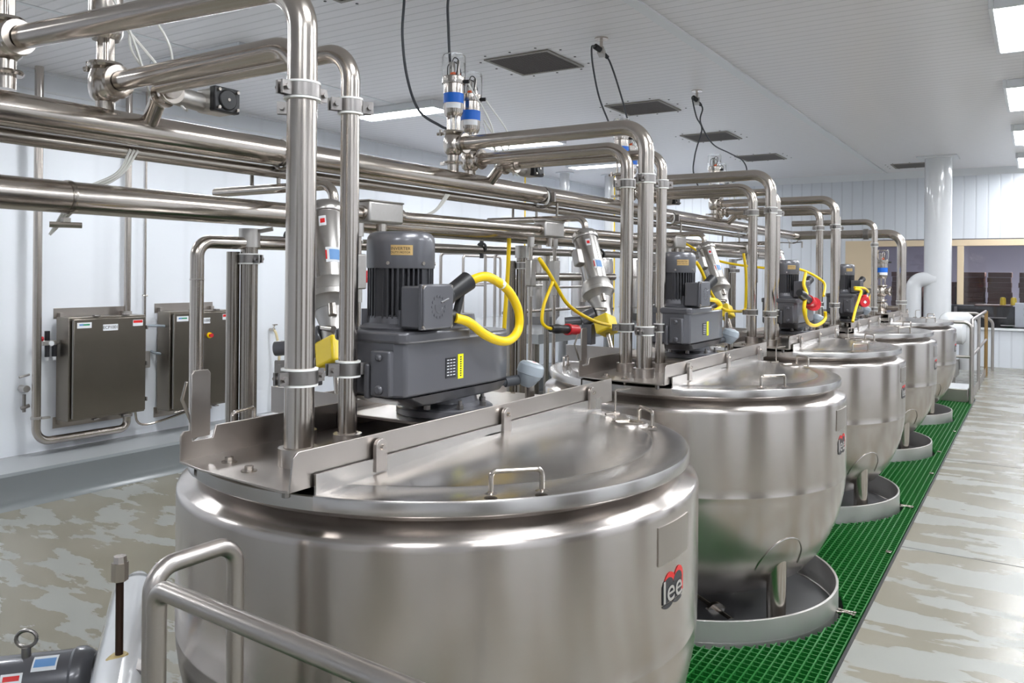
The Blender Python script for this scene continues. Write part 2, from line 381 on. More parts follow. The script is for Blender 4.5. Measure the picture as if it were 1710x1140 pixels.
cable('hanging_cable', [(-3.24, 6.57, 3.61), (-3.2, 6.55, 3.55), (-3.2, 6.661, 3.44), (-3.2, 6.82, 3.25), (-3.2, 6.95, 3.072), (-3.1, 7.0, 2.7), (-2.9, 6.3, 2.6)], .008, M['cable'], 'right of the two dark cables below the middle ceiling hanger')
cable('hanging_cable', [(-3.235, 8.71, 3.65), (-3.2, 8.6, 3.6), (-3.2, 8.727, 3.433), (-3.2, 8.903, 3.328), (-3.2, 8.75, 3.1), (-3.2, 8.682, 2.982), (-3.2, 8.65, 2.807), (-3.1, 8.6, 2.6), (-2.9, 8.3, 2.5)], .008, M['cable'], 'dark cable from the farthest hanger, crossing itself and dropping to the left')
cable('hanging_cable', [(-3.235, 8.95, 3.62), (-3.2, 8.92, 3.55), (-3.2, 8.862, 3.389), (-3.2, 9.27, 3.209), (-3.2, 9.9, 3.18), (-3.2, 10.421, 3.153), (-3.2, 10.6, 3.04), (-3.2, 10.3, 2.9), (-3.0, 8.5, 2.6)], .008, M['cable'], 'dark cable from the farthest hanger, sweeping right and curling back under')

# ------------------------------------------------------------------ kettles
PROF = [(.0001, .03), (.10, .032), (.25, .045), (.40, .08), (.52, .13), (.61, .195), (.68, .28), (.735, .385), (.77, .48), (.79, .575), (.797, .63), (.7985, .66), (.7993, .662), (.7993, .668), (.7988, .67), (.7994, .712), (.8, .716), (.8, 1.045), (.799, 1.058), (.796, 1.066), (.790, 1.072), (.74, 1.092), (.725, 1.098), (.718, 1.108), (.718, 1.125)]
def prof_r(z):
    for (r0, z0), (r1, z1) in zip(PROF, PROF[1:]):
        if z0 <= z <= z1 and z1 > z0: return r0+(r1-r0)*(z-z0)/(z1-z0)
    return .8
def kettle(k):
    t = empty('cooking_kettle', (CX, CY, 0), 0)
    MB().lathe(PROF, 160).build('shell', M['shell'], t, 25)
    # rim flange under the lids
    MB().lathe([(.70, 1.117), (.765, 1.117), (.768, 1.120), (.768, 1.152), (.765, 1.155), (.70, 1.155), (.70, 1.117)], 120).build('rim', M['lid'], t)
    # front half lid (towards the aisle) and rear half lid
    def half(sign, xc):
        vs = []; fs = []; rings = [.772, .772, .769, .76, .664, .660, .656, .4, .2]; zs = [1.122, 1.150, 1.156, 1.158, 1.164, 1.1665, 1.165, 1.176, 1.184]
        a0 = math.acos(xc/.772); na = 72; mb = MB()
        for j0, (r, z) in enumerate(zip(rings, zs)):
            for i in range(na+1):
                a = -a0+2*a0*i/na
                # clip to the chord
                x, y = r*math.cos(a), r*math.sin(a)
                if r < xc/ max(math.cos(a), .01): x = xc; y = xc*math.tan(a)
                rr0 = math.hypot(x, y); vs.append((sign*x, y, z if j0 < 3 else 1.1575+(.765-rr0)*.042-(.0012 if j0 == 5 else 0)))
        for j in range(len(rings)-1):
            for i in range(na): fs.append((j*(na+1)+i, j*(na+1)+i+1, (j+1)*(na+1)+i+1, (j+1)*(na+1)+i))
        mb.add(vs, fs)
        return mb
    fr = half(1, .19)
    yl = math.sqrt(.765**2-.19**2)
    fr.prism([(.186, -yl), (.192, -yl), (.192, yl), (.186, yl)], .05, T(0, 0, 1.155))
    fl = fr.build('front_lid', M['lid'], t, 30)
    rr = half(-1, .30); yl2 = math.sqrt(.765**2-.31**2)
    rr.prism([(-.302, -yl2), (-.296, -yl2), (-.296, yl2), (-.302, yl2)], .05, T(0, 0, 1.155))
    rl = rr.build('rear_lid', M['lid'], t, 30)
    def handle(p, q, par, h=.052):
        p = Vector(p); q = Vector(q)
        MB().tube([p, p+Vector((0, 0, h)), q+Vector((0, 0, h)), q], .0062, .014, 10).cyl(p, p+Vector((0, 0, .004)), .016, .009).cyl(q, q+Vector((0, 0, .004)), .016, .009).build('handle', M['tube'], par)
    handle((.535, -.52, 1.165), (.62, -.43, 1.165), fl); handle((.44, .54, 1.167), (.52, .465, 1.167), fl)
    handle((-.60, -.35, 1.163), (-.64, -.23, 1.163), rl)
    # small inspection port with wire clip on the front lid
    MB().lathe([(.0001, 1.171), (.055, 1.171), (.062, 1.168), (.066, 1.160)], 28, mx=T(.42, .50, 0)).build('port_cover', M['plate'], fl)
    MB().tube([(.47, .50, 1.170), (.42, .50, 1.174), (.38, .46, 1.172), (.36, .5, 1.172)], .005, .01, 8).tube([(.29, .66, 1.16), (.29, .66, 1.25), (.335, .69, 1.255)], .004, .008, 8).tube([(.27, .62, 1.162), (.30, .67, 1.164)], .006, 0, 8).build('wire_latch', M['tube'], fl)
    # bridge channel: floor and two upturned flanges
    xf, xb, y0, y1 = .174, -.288, -.80, .86; zt = 1.265; th = .006
    mb = MB()
    mb.prism([(xb, -.765), (xb+.12, -.79), (xf-.02, -.815), (xf, -.81), (xf, .83), (xb, .80)], th, T(0, 0, 1.172))
    mb.prism([(-.81, 0.0), (-.80, .078), (-.785, .09), (.855, .09), (.86, .0)], th, T(xf, 0, 1.174) @ Matrix(((0, 0, 1, 0), (1, 0, 0, 0), (0, 1, 0, 0), (0, 0, 0, 1))))
    mb.prism([(-.765, 0.0), (-.765, .070), (-.755, .080), (-.735, .080), (-.73, .05), (-.665, .05), (-.655, .083), (.80, .083), (.80, .0)], th, T(xb, 0, 1.174) @ Matrix(((0, 0, 1, 0), (1, 0, 0, 0), (0, 1, 0, 0), (0, 0, 0, 1))))
    br = mb.build('bridge', M['plate'], t, bevel=.0012)
    # upright stop tab, raised motor seat with dark inside, cross gussets
    MB().prism([(-.728, .03), (-.668, .03), (-.668, .20), (-.676, .21), (-.720, .21), (-.728, .20)], .006, T(xb-.008, 0, 1.2) @ Matrix(((0, 0, 1, 0), (1, 0, 0, 0), (0, 1, 0, 0), (0, 0, 0, 1)))).tube([(xb-.03, -.70, 1.25), (xb-.04, -.73, 1.33), (xb-.02, -.73, 1.38)], .005, .01, 8).build('stop_tab', M['plate'], t, bevel=.0015)
    mb = MB(); mb.box((xb+.01, -.20, 1.222), (xf-.012, .46, 1.232)); mb.box((xb+.01, -.20, 1.178), (xb+.016, .46, 1.222)); mb.box((xf-.02, -.20, 1.178), (xf-.014, .46, 1.222))
    mb.build('motor_seat', M['plate'], t, bevel=.002)
    # mixer mount on the rear lid: upstand plates
    mb = MB()
    mb.box((-.74, -.07, 1.165), (-.30, -.064, 1.26)); mb.box((-.60, .12, 1.165), (-.30, .126, 1.23)); mb.box((-.606, -.07, 1.165), (-.60, .126, 1.235))
    mb.box((-.50, -.12, 1.168), (-.30, -.11, 1.20))
    mb.build('mixer_seat', M['plate'], t, bevel=.001)
    # hinges along the front flange
    for y in (-.52, .07, .66):
        hb = MB().prism([(-.021, 0), (.021, 0), (.021, .060)]+[(.021*math.cos(a), .062+.021*math.sin(a)) for a in [PI*j/10 for j in range(1, 10)]]+[(-.021, .060)], .012, T(.186, y, 1.170) @ Matrix(((0, 0, 1, 0), (1, 0, 0, 0), (0, 1, 0, 0), (0, 0, 0, 1)))).build('hinge', M['plate'], t, bevel=.001)
        MB().cyl((.196, y, 1.232), (.206, y, 1.232), .009, .006, 12).build('hinge_pin', M['tube'], hb)
    # bolts on the bridge ends
    for (x, y) in ((-.17, -.70), (-.05, -.735), (-.2, .72), (-.02, .74)):
        MB().cyl((x, y, 1.178), (x, y, 1.181), .02, seg=16).cyl((x, y, 1.181), (x, y, 1.192), .011, seg=6).cyl((x, y, 1.15), (x, y, 1.172), .009, seg=6).build('bolt', M['tube'], t)
    MB().cyl((.13, -.775, 1.15), (.13, -.775, 1.172), .010, seg=6).build('bolt', M['clamp'], t)
    # legs with weld pads on the bowl
    for az in (-31, 89, 209):
        a = math.radians(az); c, s_ = math.cos(a), math.sin(a)
        lg = MB().cyl((.66*c, .66*s_, -.05), (.66*c, .66*s_, .40), .046, seg=28).build('leg', M['tube'], t)
        pts = []
        for j in range(25):
            q = PI*j/24; z = .30+.16*math.sin(q); rr_ = prof_r(z)+.002; az2 = a-.03+.13*math.cos(q)/rr_
            pts.append((rr_*math.cos(az2), rr_*math.sin(az2), z))
        MB().tube(pts, .0028, 0, 6).build('weld_seam', M['lid'], lg)
    # drain valve underneath
    MB().cyl((0, 0, -.2), (0, 0, .04), .045).cyl((0, 0, -.03), (0, 0, -.01), .07).cyl((0, 0, -.08), (.32, -.25, -.08), .035).cyl((.2, -.156, -.08), (.22, -.172, -.08), .06).build('drain_outlet', M['tube'], t)
    # blank data plate and maker's lettering on the shell
    def wrap(az0, z0, rr_=.8012): return lambda v: Vector((rr_*math.cos(az0+v.x/.8)+v.z*math.cos(az0), rr_*math.sin(az0+v.x/.8)+v.z*math.sin(az0), z0+v.y))
    def curved(name, az0, az1, z0, z1, m, r=.8015, poly=None):
        mb = MB(); vs = []; n_ = 10
        for j in range(n_+1):
            a = math.radians(az0+(az1-az0)*j/n_)
            vs += [(r*math.cos(a), r*math.sin(a), z0), (r*math.cos(a), r*math.sin(a), z1), (.797*math.cos(a), .797*math.sin(a), z1), (.797*math.cos(a), .797*math.sin(a), z0)]
        fs = []
        for j in range(n_):
            for e in range(4): fs.append((4*j+e, 4*j+(e+1) % 4, 4*j+4+(e+1) % 4, 4*j+4+e))
        fs += [(0, 1, 2, 3), (4*n_+3, 4*n_+2, 4*n_+1, 4*n_)]
        mb.add(vs, fs); return mb.build(name, m, t)
    curved('data_plate', -9.3, 3.8, .928, 1.028, M['plate'], .8028)
    lg = t
    W0 = wrap(math.radians(-3.0), .857); W = lambda v: W0(Vector((v.x, v.y*.60, v.z)))
    def shape(polys, m, name, d):
        mb = MB()
        for poly in polys:
            n_ = len(poly); vs = [W(Vector((x, y, d))) for x, y in poly]+[W(Vector((x, y, 0))) for x, y in poly]
            mb.add(vs, [tuple(range(n_)), tuple(range(2*n_-1, n_-1, -1))]+[(i, (i+1) % n_, n_+(i+1) % n_, n_+i) for i in range(n_)])
        return mb.build(name, m, t)
    # double-humped shadow shapes in red above and charcoal below, bold "lee" between
    def hump(x0, yb, yt, w):
        return [(x0+w/2-w/2*math.cos(PI*j/12), yb+(yt-yb)*math.sin(PI*j/12)) for j in range(13)]
    shape([hump(-.056, .02, .070, .062), hump(.0, .02, .074, .060), [(.046, -.045), (.0605, -.045), (.0605, .03), (.046, .03)]], M['inkred'], 'logo_red', .0006)
    shape([[(-.064, -.060), (.052, -.060), (.052, .022), (-.064, .022)], [(x, -.065-(y)) for x, y in hump(-.064, 0, .018, .055)][::-1], [(x, -.065-(y)) for x, y in hump(-.006, 0, .016, .056)][::-1], hump(-.062, .018, .05, .056), hump(-.005, .018, .054, .056)], M['inkgrey'], 'logo_black', .0009)
    def bend2(v):
        x = (v.x)*.95; return W(Vector((x-.006, v.y*1.3-.014, .0012+v.z)))
    text('logo_letters', 'lee', .108, M['ring'], None, t, .0004, bend2)
    return t
K0 = kettle(0)
KL = ['large round stainless kettle nearest the camera, filling the foreground', 'second stainless kettle from the camera, its lid handle near the centre right', 'third stainless kettle from the camera, in the middle of the row', 'fourth stainless kettle, behind the third and before the last', 'farthest stainless kettle, at the steel gate end of the row']
for k in range(5):
    t = K0 if k == 0 else copy_tree(K0)
    t.location.y = CY+DY*k; tag(t, KL[k], 'kettle', 'cooking kettles in a row')

# curb rings on the floor under each kettle and concrete pads inside them
mb = MB().lathe([(.755, .0), (.768, .0), (.768, .100), (.755, .100), (.755, .0)], 120); mb.lathe([(.765, .004), (.768, .0), (.768, -.06), (.76, -.06)], 120)
CR = mb.build('drip_ring', M['ring'], bevel=.001)
PD = MB().lathe([(.0001, -.05), (.74, -.05), (.745, -.225), (.0001, -.225)], 90).build('floor_pad', M['padwet'])
PD['kind'] = 'structure'
for k in range(5):
    c = CR if k == 0 else CR.copy(); p = PD if k == 0 else PD.copy()
    if k: C.objects.link(c); C.objects.link(p)
    c.location = (CX, CY+DY*k, 0); p.location = (CX, CY+DY*k, 0)
    tag(c, 'low stainless ring on the floor around the foot of the %s kettle' % ORD[k], 'floor ring', 'stainless floor rings')

# ------------------------------------------------------------------ green grating
YG0, YG1 = .62, 13.0
def segs(lo, hi, fixed, along):
    "parts of a bar not covered by the rings; along='y' -> bar at x=fixed"
    cuts = []
    for k in range(5):
        cy = CY+DY*k; rr_ = .792
        if along == 'y':
            d = fixed-CX
            if abs(d) < rr_: h = math.sqrt(rr_**2-d*d); cuts.append((cy-h, cy+h))
        else:
            d = fixed-cy
            if abs(d) < rr_: h = math.sqrt(rr_**2-d*d); cuts.append((CX-h, CX+h))
    out = []; a = lo
    for c0, c1 in sorted(cuts):
        if c1 < lo or c0 > hi: continue
        if c0 > a: out.append((a, min(c0, hi)))
        a = max(a, c1)
    if a < hi: out.append((a, hi))
    return out
joints = [YG0, 2.09, 4.34, 6.59, 8.84, 11.09, YG1]
for p in range(6):
    y0, y1 = joints[p]+.004, joints[p+1]-.004
    mb = MB(); n = int((y1-y0)/.042)
    for i in range(n+1):
        y = y0+.003+(y1-y0-.006)*i/n
        for a, b in segs(-2.40, -.722, y, 'x'): mb.box((a, y-.0028, -.038), (b, y+.0028, -.002))
    nx = 44
    for i in range(nx+1):
        x = -.7255-(1.675)*i/nx
        for a, b in segs(y0, y1, x, 'y'): mb.box((x-.0035, a, -.032), (x+.0035, b, 0))
    o = mb.build('floor_grating', M['green'])
    tag(o, 'green grating panel set in the floor, %s' % ['nearest the camera', 'beside the nearest kettle', 'beside the second kettle', 'beside the third kettle', 'beside the fourth kettle', 'farthest, at the gate'][p], 'floor grating', 'green floor grating panels')
ci = 0
for (x, y, big) in [(-.79, 4.34, 1), (-.755, 5.44, 0), (-.79, 6.59, 1), (-.755, 7.83, 0), (-.79, 8.84, 0), (-.755, 10.1, 0), (-.74, 12.9, 0)]:
    mb = MB()
    if big:
        for s in (-1, 1):
            mb.tube([(x-.035, y+s*.018, .003), (x-.01, y+s*.01, .006), (x+.01, y+s*.01, .006), (x+.035, y+s*.018, .003)], .005, .005, 8)
            mb.cyl((x-.035, y+s*.018, -.002), (x-.035, y+s*.018, .008), .010, seg=8); mb.cyl((x+.035, y+s*.018, -.002), (x+.035, y+s*.018, .008), .010, seg=8)
    else:
        mb.box((x-.012, y-.02, 0), (x+.02, y-.004, .006)); mb.box((x-.012, y+.004, 0), (x+.02, y+.02, .006))
    tag(mb.build('grating_clip', M['tube'], bevel=.001), 'small shiny clip on the green grating, %s' % ['at the second kettle ring, nearest the camera', 'at the edge just past the second kettle', 'at the third kettle ring', 'at the edge just past the third kettle', 'at the fourth kettle ring', 'at the edge past the fourth kettle', 'at the foot of the gate post'][ci], 'clip', 'grating clips'); ci += 1

# ------------------------------------------------------------------ gear motors (stations 1-4), built in kettle-local coordinates
def gearmotor():
    t = empty('gear_motor', (CX, CY, 0), 0)
    # gearbox body: long in y, output at the far end
    body = [(-.135, -.345), (-.10, -.366), (.10, -.366), (.128, -.345), (.128, .08), (.118, .18), (.07, .255), (0, .28), (-.07, .255), (-.118, .18), (-.135, .08)]
    mb = MB(); mb.prism(body, .165, T(0, 0, 1.325))
    low = [(x*.80, y*.80+.03) for x, y in body]
    n = len(body)
    vs = [(x, y, 1.325) for x, y in body]+[(x, y, 1.288) for x, y in low]
    mb.add(vs, [(i, (i+1) % n, n+(i+1) % n, n+i) for i in range(n)]+[tuple(range(2*n-1, n-1, -1))])
    gb = mb.build('gearbox', M['grey'], t, 30, bevel=.01, seg=3)
    cov = [(-.142, -.35), (-.12, -.372), (.12, -.372), (.142, -.35), (.142, -.06), (.12, -.035), (-.12, -.035), (-.148, -.06)]
    MB().prism(cov, .034, T(0, 0, 1.478)).build('gearbox_cover', M['grey'], t, 30, bevel=.009, seg=3)
    mb = MB()      # raised output dome, torque arm lugs
    mb.cyl((0, .07, 1.485), (0, .07, 1.545), .062, .052, 32); mb.cyl((0, .05, 1.488), (0, .05, 1.50), .115, .10, 40)
    mb.build('output_dome', M['grey'], gb, 30)
    mb = MB(); mb.box((.03, -.385, 1.33), (.10, -.36, 1.46))
    mb.cyl((.065, -.395, 1.35), (.065, -.38, 1.35), .014, seg=16); mb.cyl((.065, -.395, 1.44), (.065, -.38, 1.44), .012, seg=6)
    mb.box((-.0, -.38, 1.32), (.02, -.355, 1.42))
    mb.build('mounting_lug', M['grey'], gb, 30, bevel=.006)
    mb = MB().lathe([(.0001, 1.232), (.152, 1.232), (.155, 1.236), (.155, 1.254), (.150, 1.258), (.118, 1.26), (.105, 1.27), (.10, 1.30), (.0001, 1.30)], 56)
    mb.build('output_flange', M['grey'], t, 30)
    for k in range(8):
        a = 2*PI*(k+.3)/8; x, y = .132*math.cos(a), .132*math.sin(a)
        MB().cyl((x, y, 1.256), (x, y, 1.272), .0115, seg=6).cyl((x, y, 1.27), (x, y, 1.285), .006, seg=10).build('flange_bolt', M['clamp'], t)
    MB().cyl((0, 0, 1.172), (0, 0, 1.24), .03).build('agitator_shaft', M['tubedk'], t)
    # motor: finned body, cowl, terminal box
    mx, my = 0.0, -.222
    mb = MB().cyl((mx, my, 1.50), (mx, my, 1.70), .078, seg=48)
    for k in range(40):
        a = 2*PI*k/40
        if abs(((a+PI/8) % (PI/2))-PI/8) < .10: continue
        mb.box((.076, -.0028, 1.545), (.098, .0028, 1.70), T(mx, my, 0) @ Matrix.Rotation(a, 4, 'Z'))
    for a in (0, 90, 180, 270):
        mb.box((.07, -.022, 1.545), (.094, .022, 1.70), T(mx, my, 0) @ R('Z', a+4))
    mb.build('motor_body', M['fin'], t, 30)
    mb = MB().lathe([(.0001, 1.512), (.118, 1.512), (.12, 1.518), (.112, 1.525), (.100, 1.53), (.097, 1.55), (.088, 1.555)], 48, mx=T(mx, my, 0))
    for k in range(4):
        a = PI/4+k*PI/2; mb.box((.085, -.014, 1.512), (.115, .014, 1.57), T(mx, my, 0) @ Matrix.Rotation(a, 4, 'Z'))
    mb.build('motor_flange', M['grey'], t, 30)
    MB().lathe([(.085, 1.69), (.100, 1.69), (.1015, 1.695), (.1015, 1.768), (.099, 1.782), (.091, 1.793), (.078, 1.798), (.0001, 1.80)], 64, mx=T(mx, my, 0)).build('fan_cowl', M['grey'], t, 30)
    for a in (-70, -10, 50):
        c, s_ = math.cos(math.radians(a)), math.sin(math.radians(a))
        MB().cyl((mx+.099*c, my+.099*s_, 1.705), (mx+.105*c, my+.105*s_, 1.705), .0055, seg=10).build('screw', M['tube'], t)
    # terminal box towards the aisle
    tx = .085
    MB().box((tx, my-.10, 1.52), (tx+.075, my+.02, 1.64)).build('terminal_box', M['grey'], t, 30, bevel=.006)
    cx = tx+.075; yc, zc = my-.042, 1.582
    o8 = [(-.068, -.05), (-.056, -.062), (.056, -.062), (.068, -.05), (.068, .05), (.056, .062), (-.056, .062), (-.068, .05)]
    F = Matrix(((0, 0, 1, 0), (1, 0, 0, 0), (0, 1, 0, 0), (0, 0, 0, 1)))
    cv = MB().prism([(-.07, -.064), (.07, -.064), (.07, .064), (-.07, .064)], .012, T(cx, yc, zc) @ F).prism(o8, .008, T(cx+.010, yc, zc) @ F).build('terminal_cover', M['grey'], t, 30, bevel=.003)
    mb = MB()          # embossed ring-of-dots motif
    for k in range(14):
        a = 2*PI*k/14; mb.cyl((cx+.017, yc+.030*math.cos(a), zc+.030*math.sin(a)), (cx+.0195, yc+.030*math.cos(a), zc+.030*math.sin(a)), .0042, seg=8)
    mb.tube([(cx+.018, yc-.015+.0*i, zc-.012) if False else (cx+.018, yc+.017*math.cos(a_), zc+.017*math.sin(a_)) for i, a_ in enumerate([PI*.9+PI*1.1*j/10 for j in range(11)])], .002, 0, 6)
    mb.tube([(cx+.018, yc+.01, zc+.012), (cx+.018, yc+.045, zc+.022)], .003, 0, 6)
    mb.build('embossed_motif', M['grey'], cv, 30)
    for (a, b) in ((-1, -1), (-1, 1), (1, -1), (1, 1)):
        MB().cyl((cx+.01, yc+a*.061, zc+b*.055), (cx+.017, yc+a*.061, zc+b*.055), .007, seg=12).build('screw', M['tube'], cv)
    # plates and labels
    px = .1285
    dp = MB().box((px, -.165, 1.365), (px+.0015, -.115, 1.425)).build('data_plate', M['ink'], t)
    mb = MB()
    for r_ in range(6):
        for c_ in range(3): mb.box((px+.0015, -.160+c_*.015, 1.372+r_*.009), (px+.002, -.150+c_*.015, 1.3745+r_*.009))
    mb.build('plate_print', M['label'], dp)
    yb = MB().box((px, -.105, 1.358), (px+.0015, -.078, 1.432)).build('warning_label', M['yl'], t)
    mb = MB()
    for r_ in range(9): mb.box((px+.0015, -.095, 1.365+r_*.007), (px+.002, -.088, 1.369+r_*.007))
    mb.build('label_print', M['ink'], yb)
    mb = MB(); n_ = 8; vs = []
    for j in range(n_+1):
        a = math.radians(-66+36*j/n_); vs += [(mx+.1022*math.cos(a), my+.1022*math.sin(a), 1.728), (mx+.1022*math.cos(a), my+.1022*math.sin(a), 1.757)]
    mb.add(vs, [(2*j, 2*j+2, 2*j+3, 2*j+1) for j in range(n_)]); gl = mb.build('duty_label', M['gold'], t)
    def wr(z0, s): return lambda v: Vector((mx+.1028*math.cos(math.radians(-50)+v.x/.1), my+.1028*math.sin(math.radians(-50)+v.x/.1), z0+v.y))
    text('label_lettering', 'INVERTER', .0125, M['ink'], None, gl, .0002, wr(1.7465, 1))
    text('label_lettering', 'DUTY MOTOR', .0085, M['ink'], None, gl, .0002, wr(1.7355, 1))
    # cable plug on the far side of the terminal box
    MB().cyl((cx-.03, my+.02, 1.60), (cx-.03, my+.06, 1.61), .03, seg=20).cyl((cx-.03, my+.05, 1.605), (cx-.008, my+.135, 1.655), .025, .030, 20).cyl((cx-.03, my+.02, 1.55), (cx-.03, my+.09, 1.545), .024, seg=20).tube([(cx-.02, my+.12, 1.63), (cx-.02, my+.09, 1.55)], .012, 0, 8).build('cable_plug', M['black'], t, 30)
    return t
G0 = gearmotor()
GL = ['dark grey gear motor nearest the camera, with a thick yellow cable loop at its right', 'grey gear motor on the second kettle, right of the three tall pipes', 'grey gear motor on the third kettle, left of the larger red plug', 'grey gear motor on the fourth kettle, left of the smaller red plug']
for k in range(4):
    t = G0 if k == 0 else copy_tree(G0)
    t.location = (CX, CY+DY*k, 0); tag(t, GL[k], 'motor', 'gear motors on the kettle bridges')

# ------------------------------------------------------------------ risers with arms
def pipe_clamp(par, x, y, z, r, ears=((0, 1),), rod=None):
    c = MB().lathe([(r+.004, -.017), (r+.009, -.017), (r+.009, .017), (r+.004, .017)], 32, mx=T(x, y, z))
    for (ex, ey) in ears:
        ang = math.degrees(math.atan2(ey, ex))
        for s in (-1, 1):
            c.box((r+.004, s*.009-.0035, -.017), (r+.038, s*.009+.0035, .017), T(x, y, z) @ R('Z', ang))
        c.cyl(T(x, y, z) @ R('Z', ang) @ Vector((r+.025, -.022, 0)), T(x, y, z) @ R('Z', ang) @ Vector((r+.025, .022, 0)), .008, seg=6)
    b = c.build('pipe_clamp', M['clamp'], par, 30)
    MB().lathe([(r, -.023), (r+.009, -.023), (r+.009, -.018), (r+.0045, -.017), (r+.0045, .017), (r+.009, .018), (r+.009, .023), (r, .023)], 32, mx=T(x, y, z)).build('clamp_liner', M['liner'], b, 30)
def riser(x, y, r, zarm, xend, bend, name='riser_pipe', z0=1.178, dy=0):
    t = empty(name, (x, y, z0), 0)
    MB().tube([(0, 0, 0.004), (0, 0, zarm-z0), (xend-x, dy, zarm-z0)], r, bend, 36, nb=14).build('pipe', M['tube'], t, 50)
    MB().lathe([(r+.001, 0), (r+.014, 0), (r+.014, .045), (r+.001, .045), (r+.001, 0)], 36).build('base_collar', M['plate'], t)
    return t
RX, RY = -1.61, 1.487
rb = riser(RX, RY, .0385, 2.405, -2.74, .13)
rb1 = riser(RX, RY, .0385, 2.43, -2.80, .13, dy=-.122)
rm = riser(-1.785, 1.652, .0335, 2.335, -2.72, .12)
rs = riser(-1.637, 1.692, .0265, 2.305, -2.52, .09)
for (t, r, ears) in ((rb, .0385, ((0, 1), (0, -1))), (rb1, .0385, ((0, 1), (0, -1))), (rm, .0335, ((-1, -1),)), (rs, .0265, ((-.3, -1), (.5, 1)))):
    for z in (2.145, 1.405): pipe_clamp(t, 0, 0, z-1.178, r, ears)
PL = [('front, thickest riser pipe over the %s kettle, bending left at the top', rb), ('middle riser pipe set back behind the thickest one over the %s kettle', rm), ('thinnest riser pipe over the %s kettle, right of the thickest one', rs)]
for lab, src in PL:
    for k in range(4):
        if src is rb: t = rb1 if k == 0 else (rb if k == 1 else copy_tree(rb)); t.location.y = RY+DY*k
        else:
            t = src if k == 0 else copy_tree(src)
            if k == 0: rloc = src.location.y
            t.location.y = rloc+DY*k+(.06 if (src is rs and k) else 0)
        tag(t, lab % ORD[k], 'pipe', 'riser pipes over the kettles')
t5 = riser(RX, RY+4*DY, .034, 2.32, -2.55, .11); pipe_clamp(t5, 0, 0, 2.05-1.178, .034); pipe_clamp(t5, 0, 0, 1.3-1.178, .034)
tag(t5, 'single vertical pipe over the farthest kettle, left of its valve', 'pipe')
# elbow pipe closing the row: manifold end turns towards the aisle and down onto the last kettle
t = empty('elbow_pipe', (-1.44, 11.3, 1.178), 0, 'wide pipe elbow at the far end of the row, right of the last valve', 'pipe')
MB().tube([(-1.34, 0, 1.045), (0, 0, 1.045), (0, 0, 0)], .055, .17, 32, nb=14).build('pipe', M['tube'], t)
MB().lathe([(.055, .0), (.085, 0), (.085, .04), (.055, .04)], 32).build('base_collar', M['plate'], t)
pipe_clamp(t, 0, 0, .18, .055); MB().lathe([(.056, -.03), (.068, -.03), (.068, .03), (.056, .03)], 32, mx=T(-.42, 0, 1.045) @ R('Y', 90)).build('pipe_clamp', M['clamp'], t)

# ------------------------------------------------------------------ manifolds along the row
XM, ZM = -2.78, 2.185
t = empty('upper_manifold', (XM, 0, ZM), 0, 'upper long thick pipe running along the whole row, carrying the valves', 'pipe')
MB().tube([(0, -.2, 0), (0, 11.3, .035), (.25, 11.3, .038)], .058, .15, 36).build('pipe', M['tube'], t)
MB().tube([(-.05, -.2, -.075), (-.05, 9.6, -.06)], .026, 0, 20).build('side_pipe', M['tubedk'], t)
for k in range(5):
    y = 2.46+DY*k
    MB().lathe([(.058, -.014), (.066, -.014), (.066, .014), (.058, .014)], 32, mx=T(0, y, 0) @ R('X', 90)).build('clamp_liner', M['liner'], t)
    MB().lathe([(.066, -.008), (.074, -.008), (.074, .012), (.066, .012)], 32, mx=T(0, y+.012, 0) @ R('X', 90)).box((.06, y+.0, -.03), (.10, y+.02, .03)).build('clamp_ring', M['clamp'], t)
    for (dy, dx) in ((0.0, .12), (.02, -.05), (.04, -.25)):
        x = dx
        MB().cyl((x, y+dy, -.13), (x, y+dy, -.045 if dx > 0 else -.05), .009, seg=10).tube([(x, y+dy, -.05), (0, y+dy-.02, -.062)], .006, 0, 8).build('hanger_rod', M['tubedk'], t)
t = empty('lower_manifold', (-2.80, 0, 1.925), 0, 'lower long thick pipe running along the whole row below the valve pipe', 'pipe')
MB().tube([(0, -.2, 0), (0, 10.2, 0)], .055, 0, 36).build('pipe', M['tube'], t)
for y in (1.53, 3.06, 5.2, 7.4, 9.6):
    MB().lathe([(.055, -.008), (.058, -.008), (.059, 0), (.058, .008), (.055, .008)], 36, mx=T(0, y, 0) @ R('X', 90)).box((-.02, y-.012, -.10), (.0, y+.012, -.07)).cyl((-.02, y-.05, -.095), (.02, y+.04, -.095), .01, seg=8).build('clamp_ring', M['tubedk'], t)
# conduit in front of it with cast junction boxes
t = empty('conduit_run', (-2.60, 0, 1.95), 0, 'thinner conduit with four cast boxes in front of the lower thick pipe', 'conduit')
MB().tube([(0, 2.65, -.008), (0, 4.4, .005)], .028, 0, 24).tube([(0, 4.5, .01), (0, 6.6, .02)], .026, 0, 24).tube([(0, 6.7, .02), (0, 9.4, .03)], .024, 0, 24).build('pipe', M['tube'], t)
for y in (2.9, 4.48, 6.64, 8.66):
    bx = MB().box((-.045, y-.13, -.045), (.045, y+.11, .055)).build('junction_box', M['cast'], t, bevel=.012, seg=3)
    MB().box((-.047, y-.132, .052), (.047, y+.112, .060)).build('box_lid', M['cast'], bx, bevel=.004)
    MB().cyl((0, y, -.10), (0, y, -.045), .025, seg=20).cyl((0, y-.15, 0), (0, y-.12, 0), .034, seg=20).cyl((0, y+.10, 0), (0, y+.14, 0), .034, seg=20).build('box_hub', M['tube'], bx)
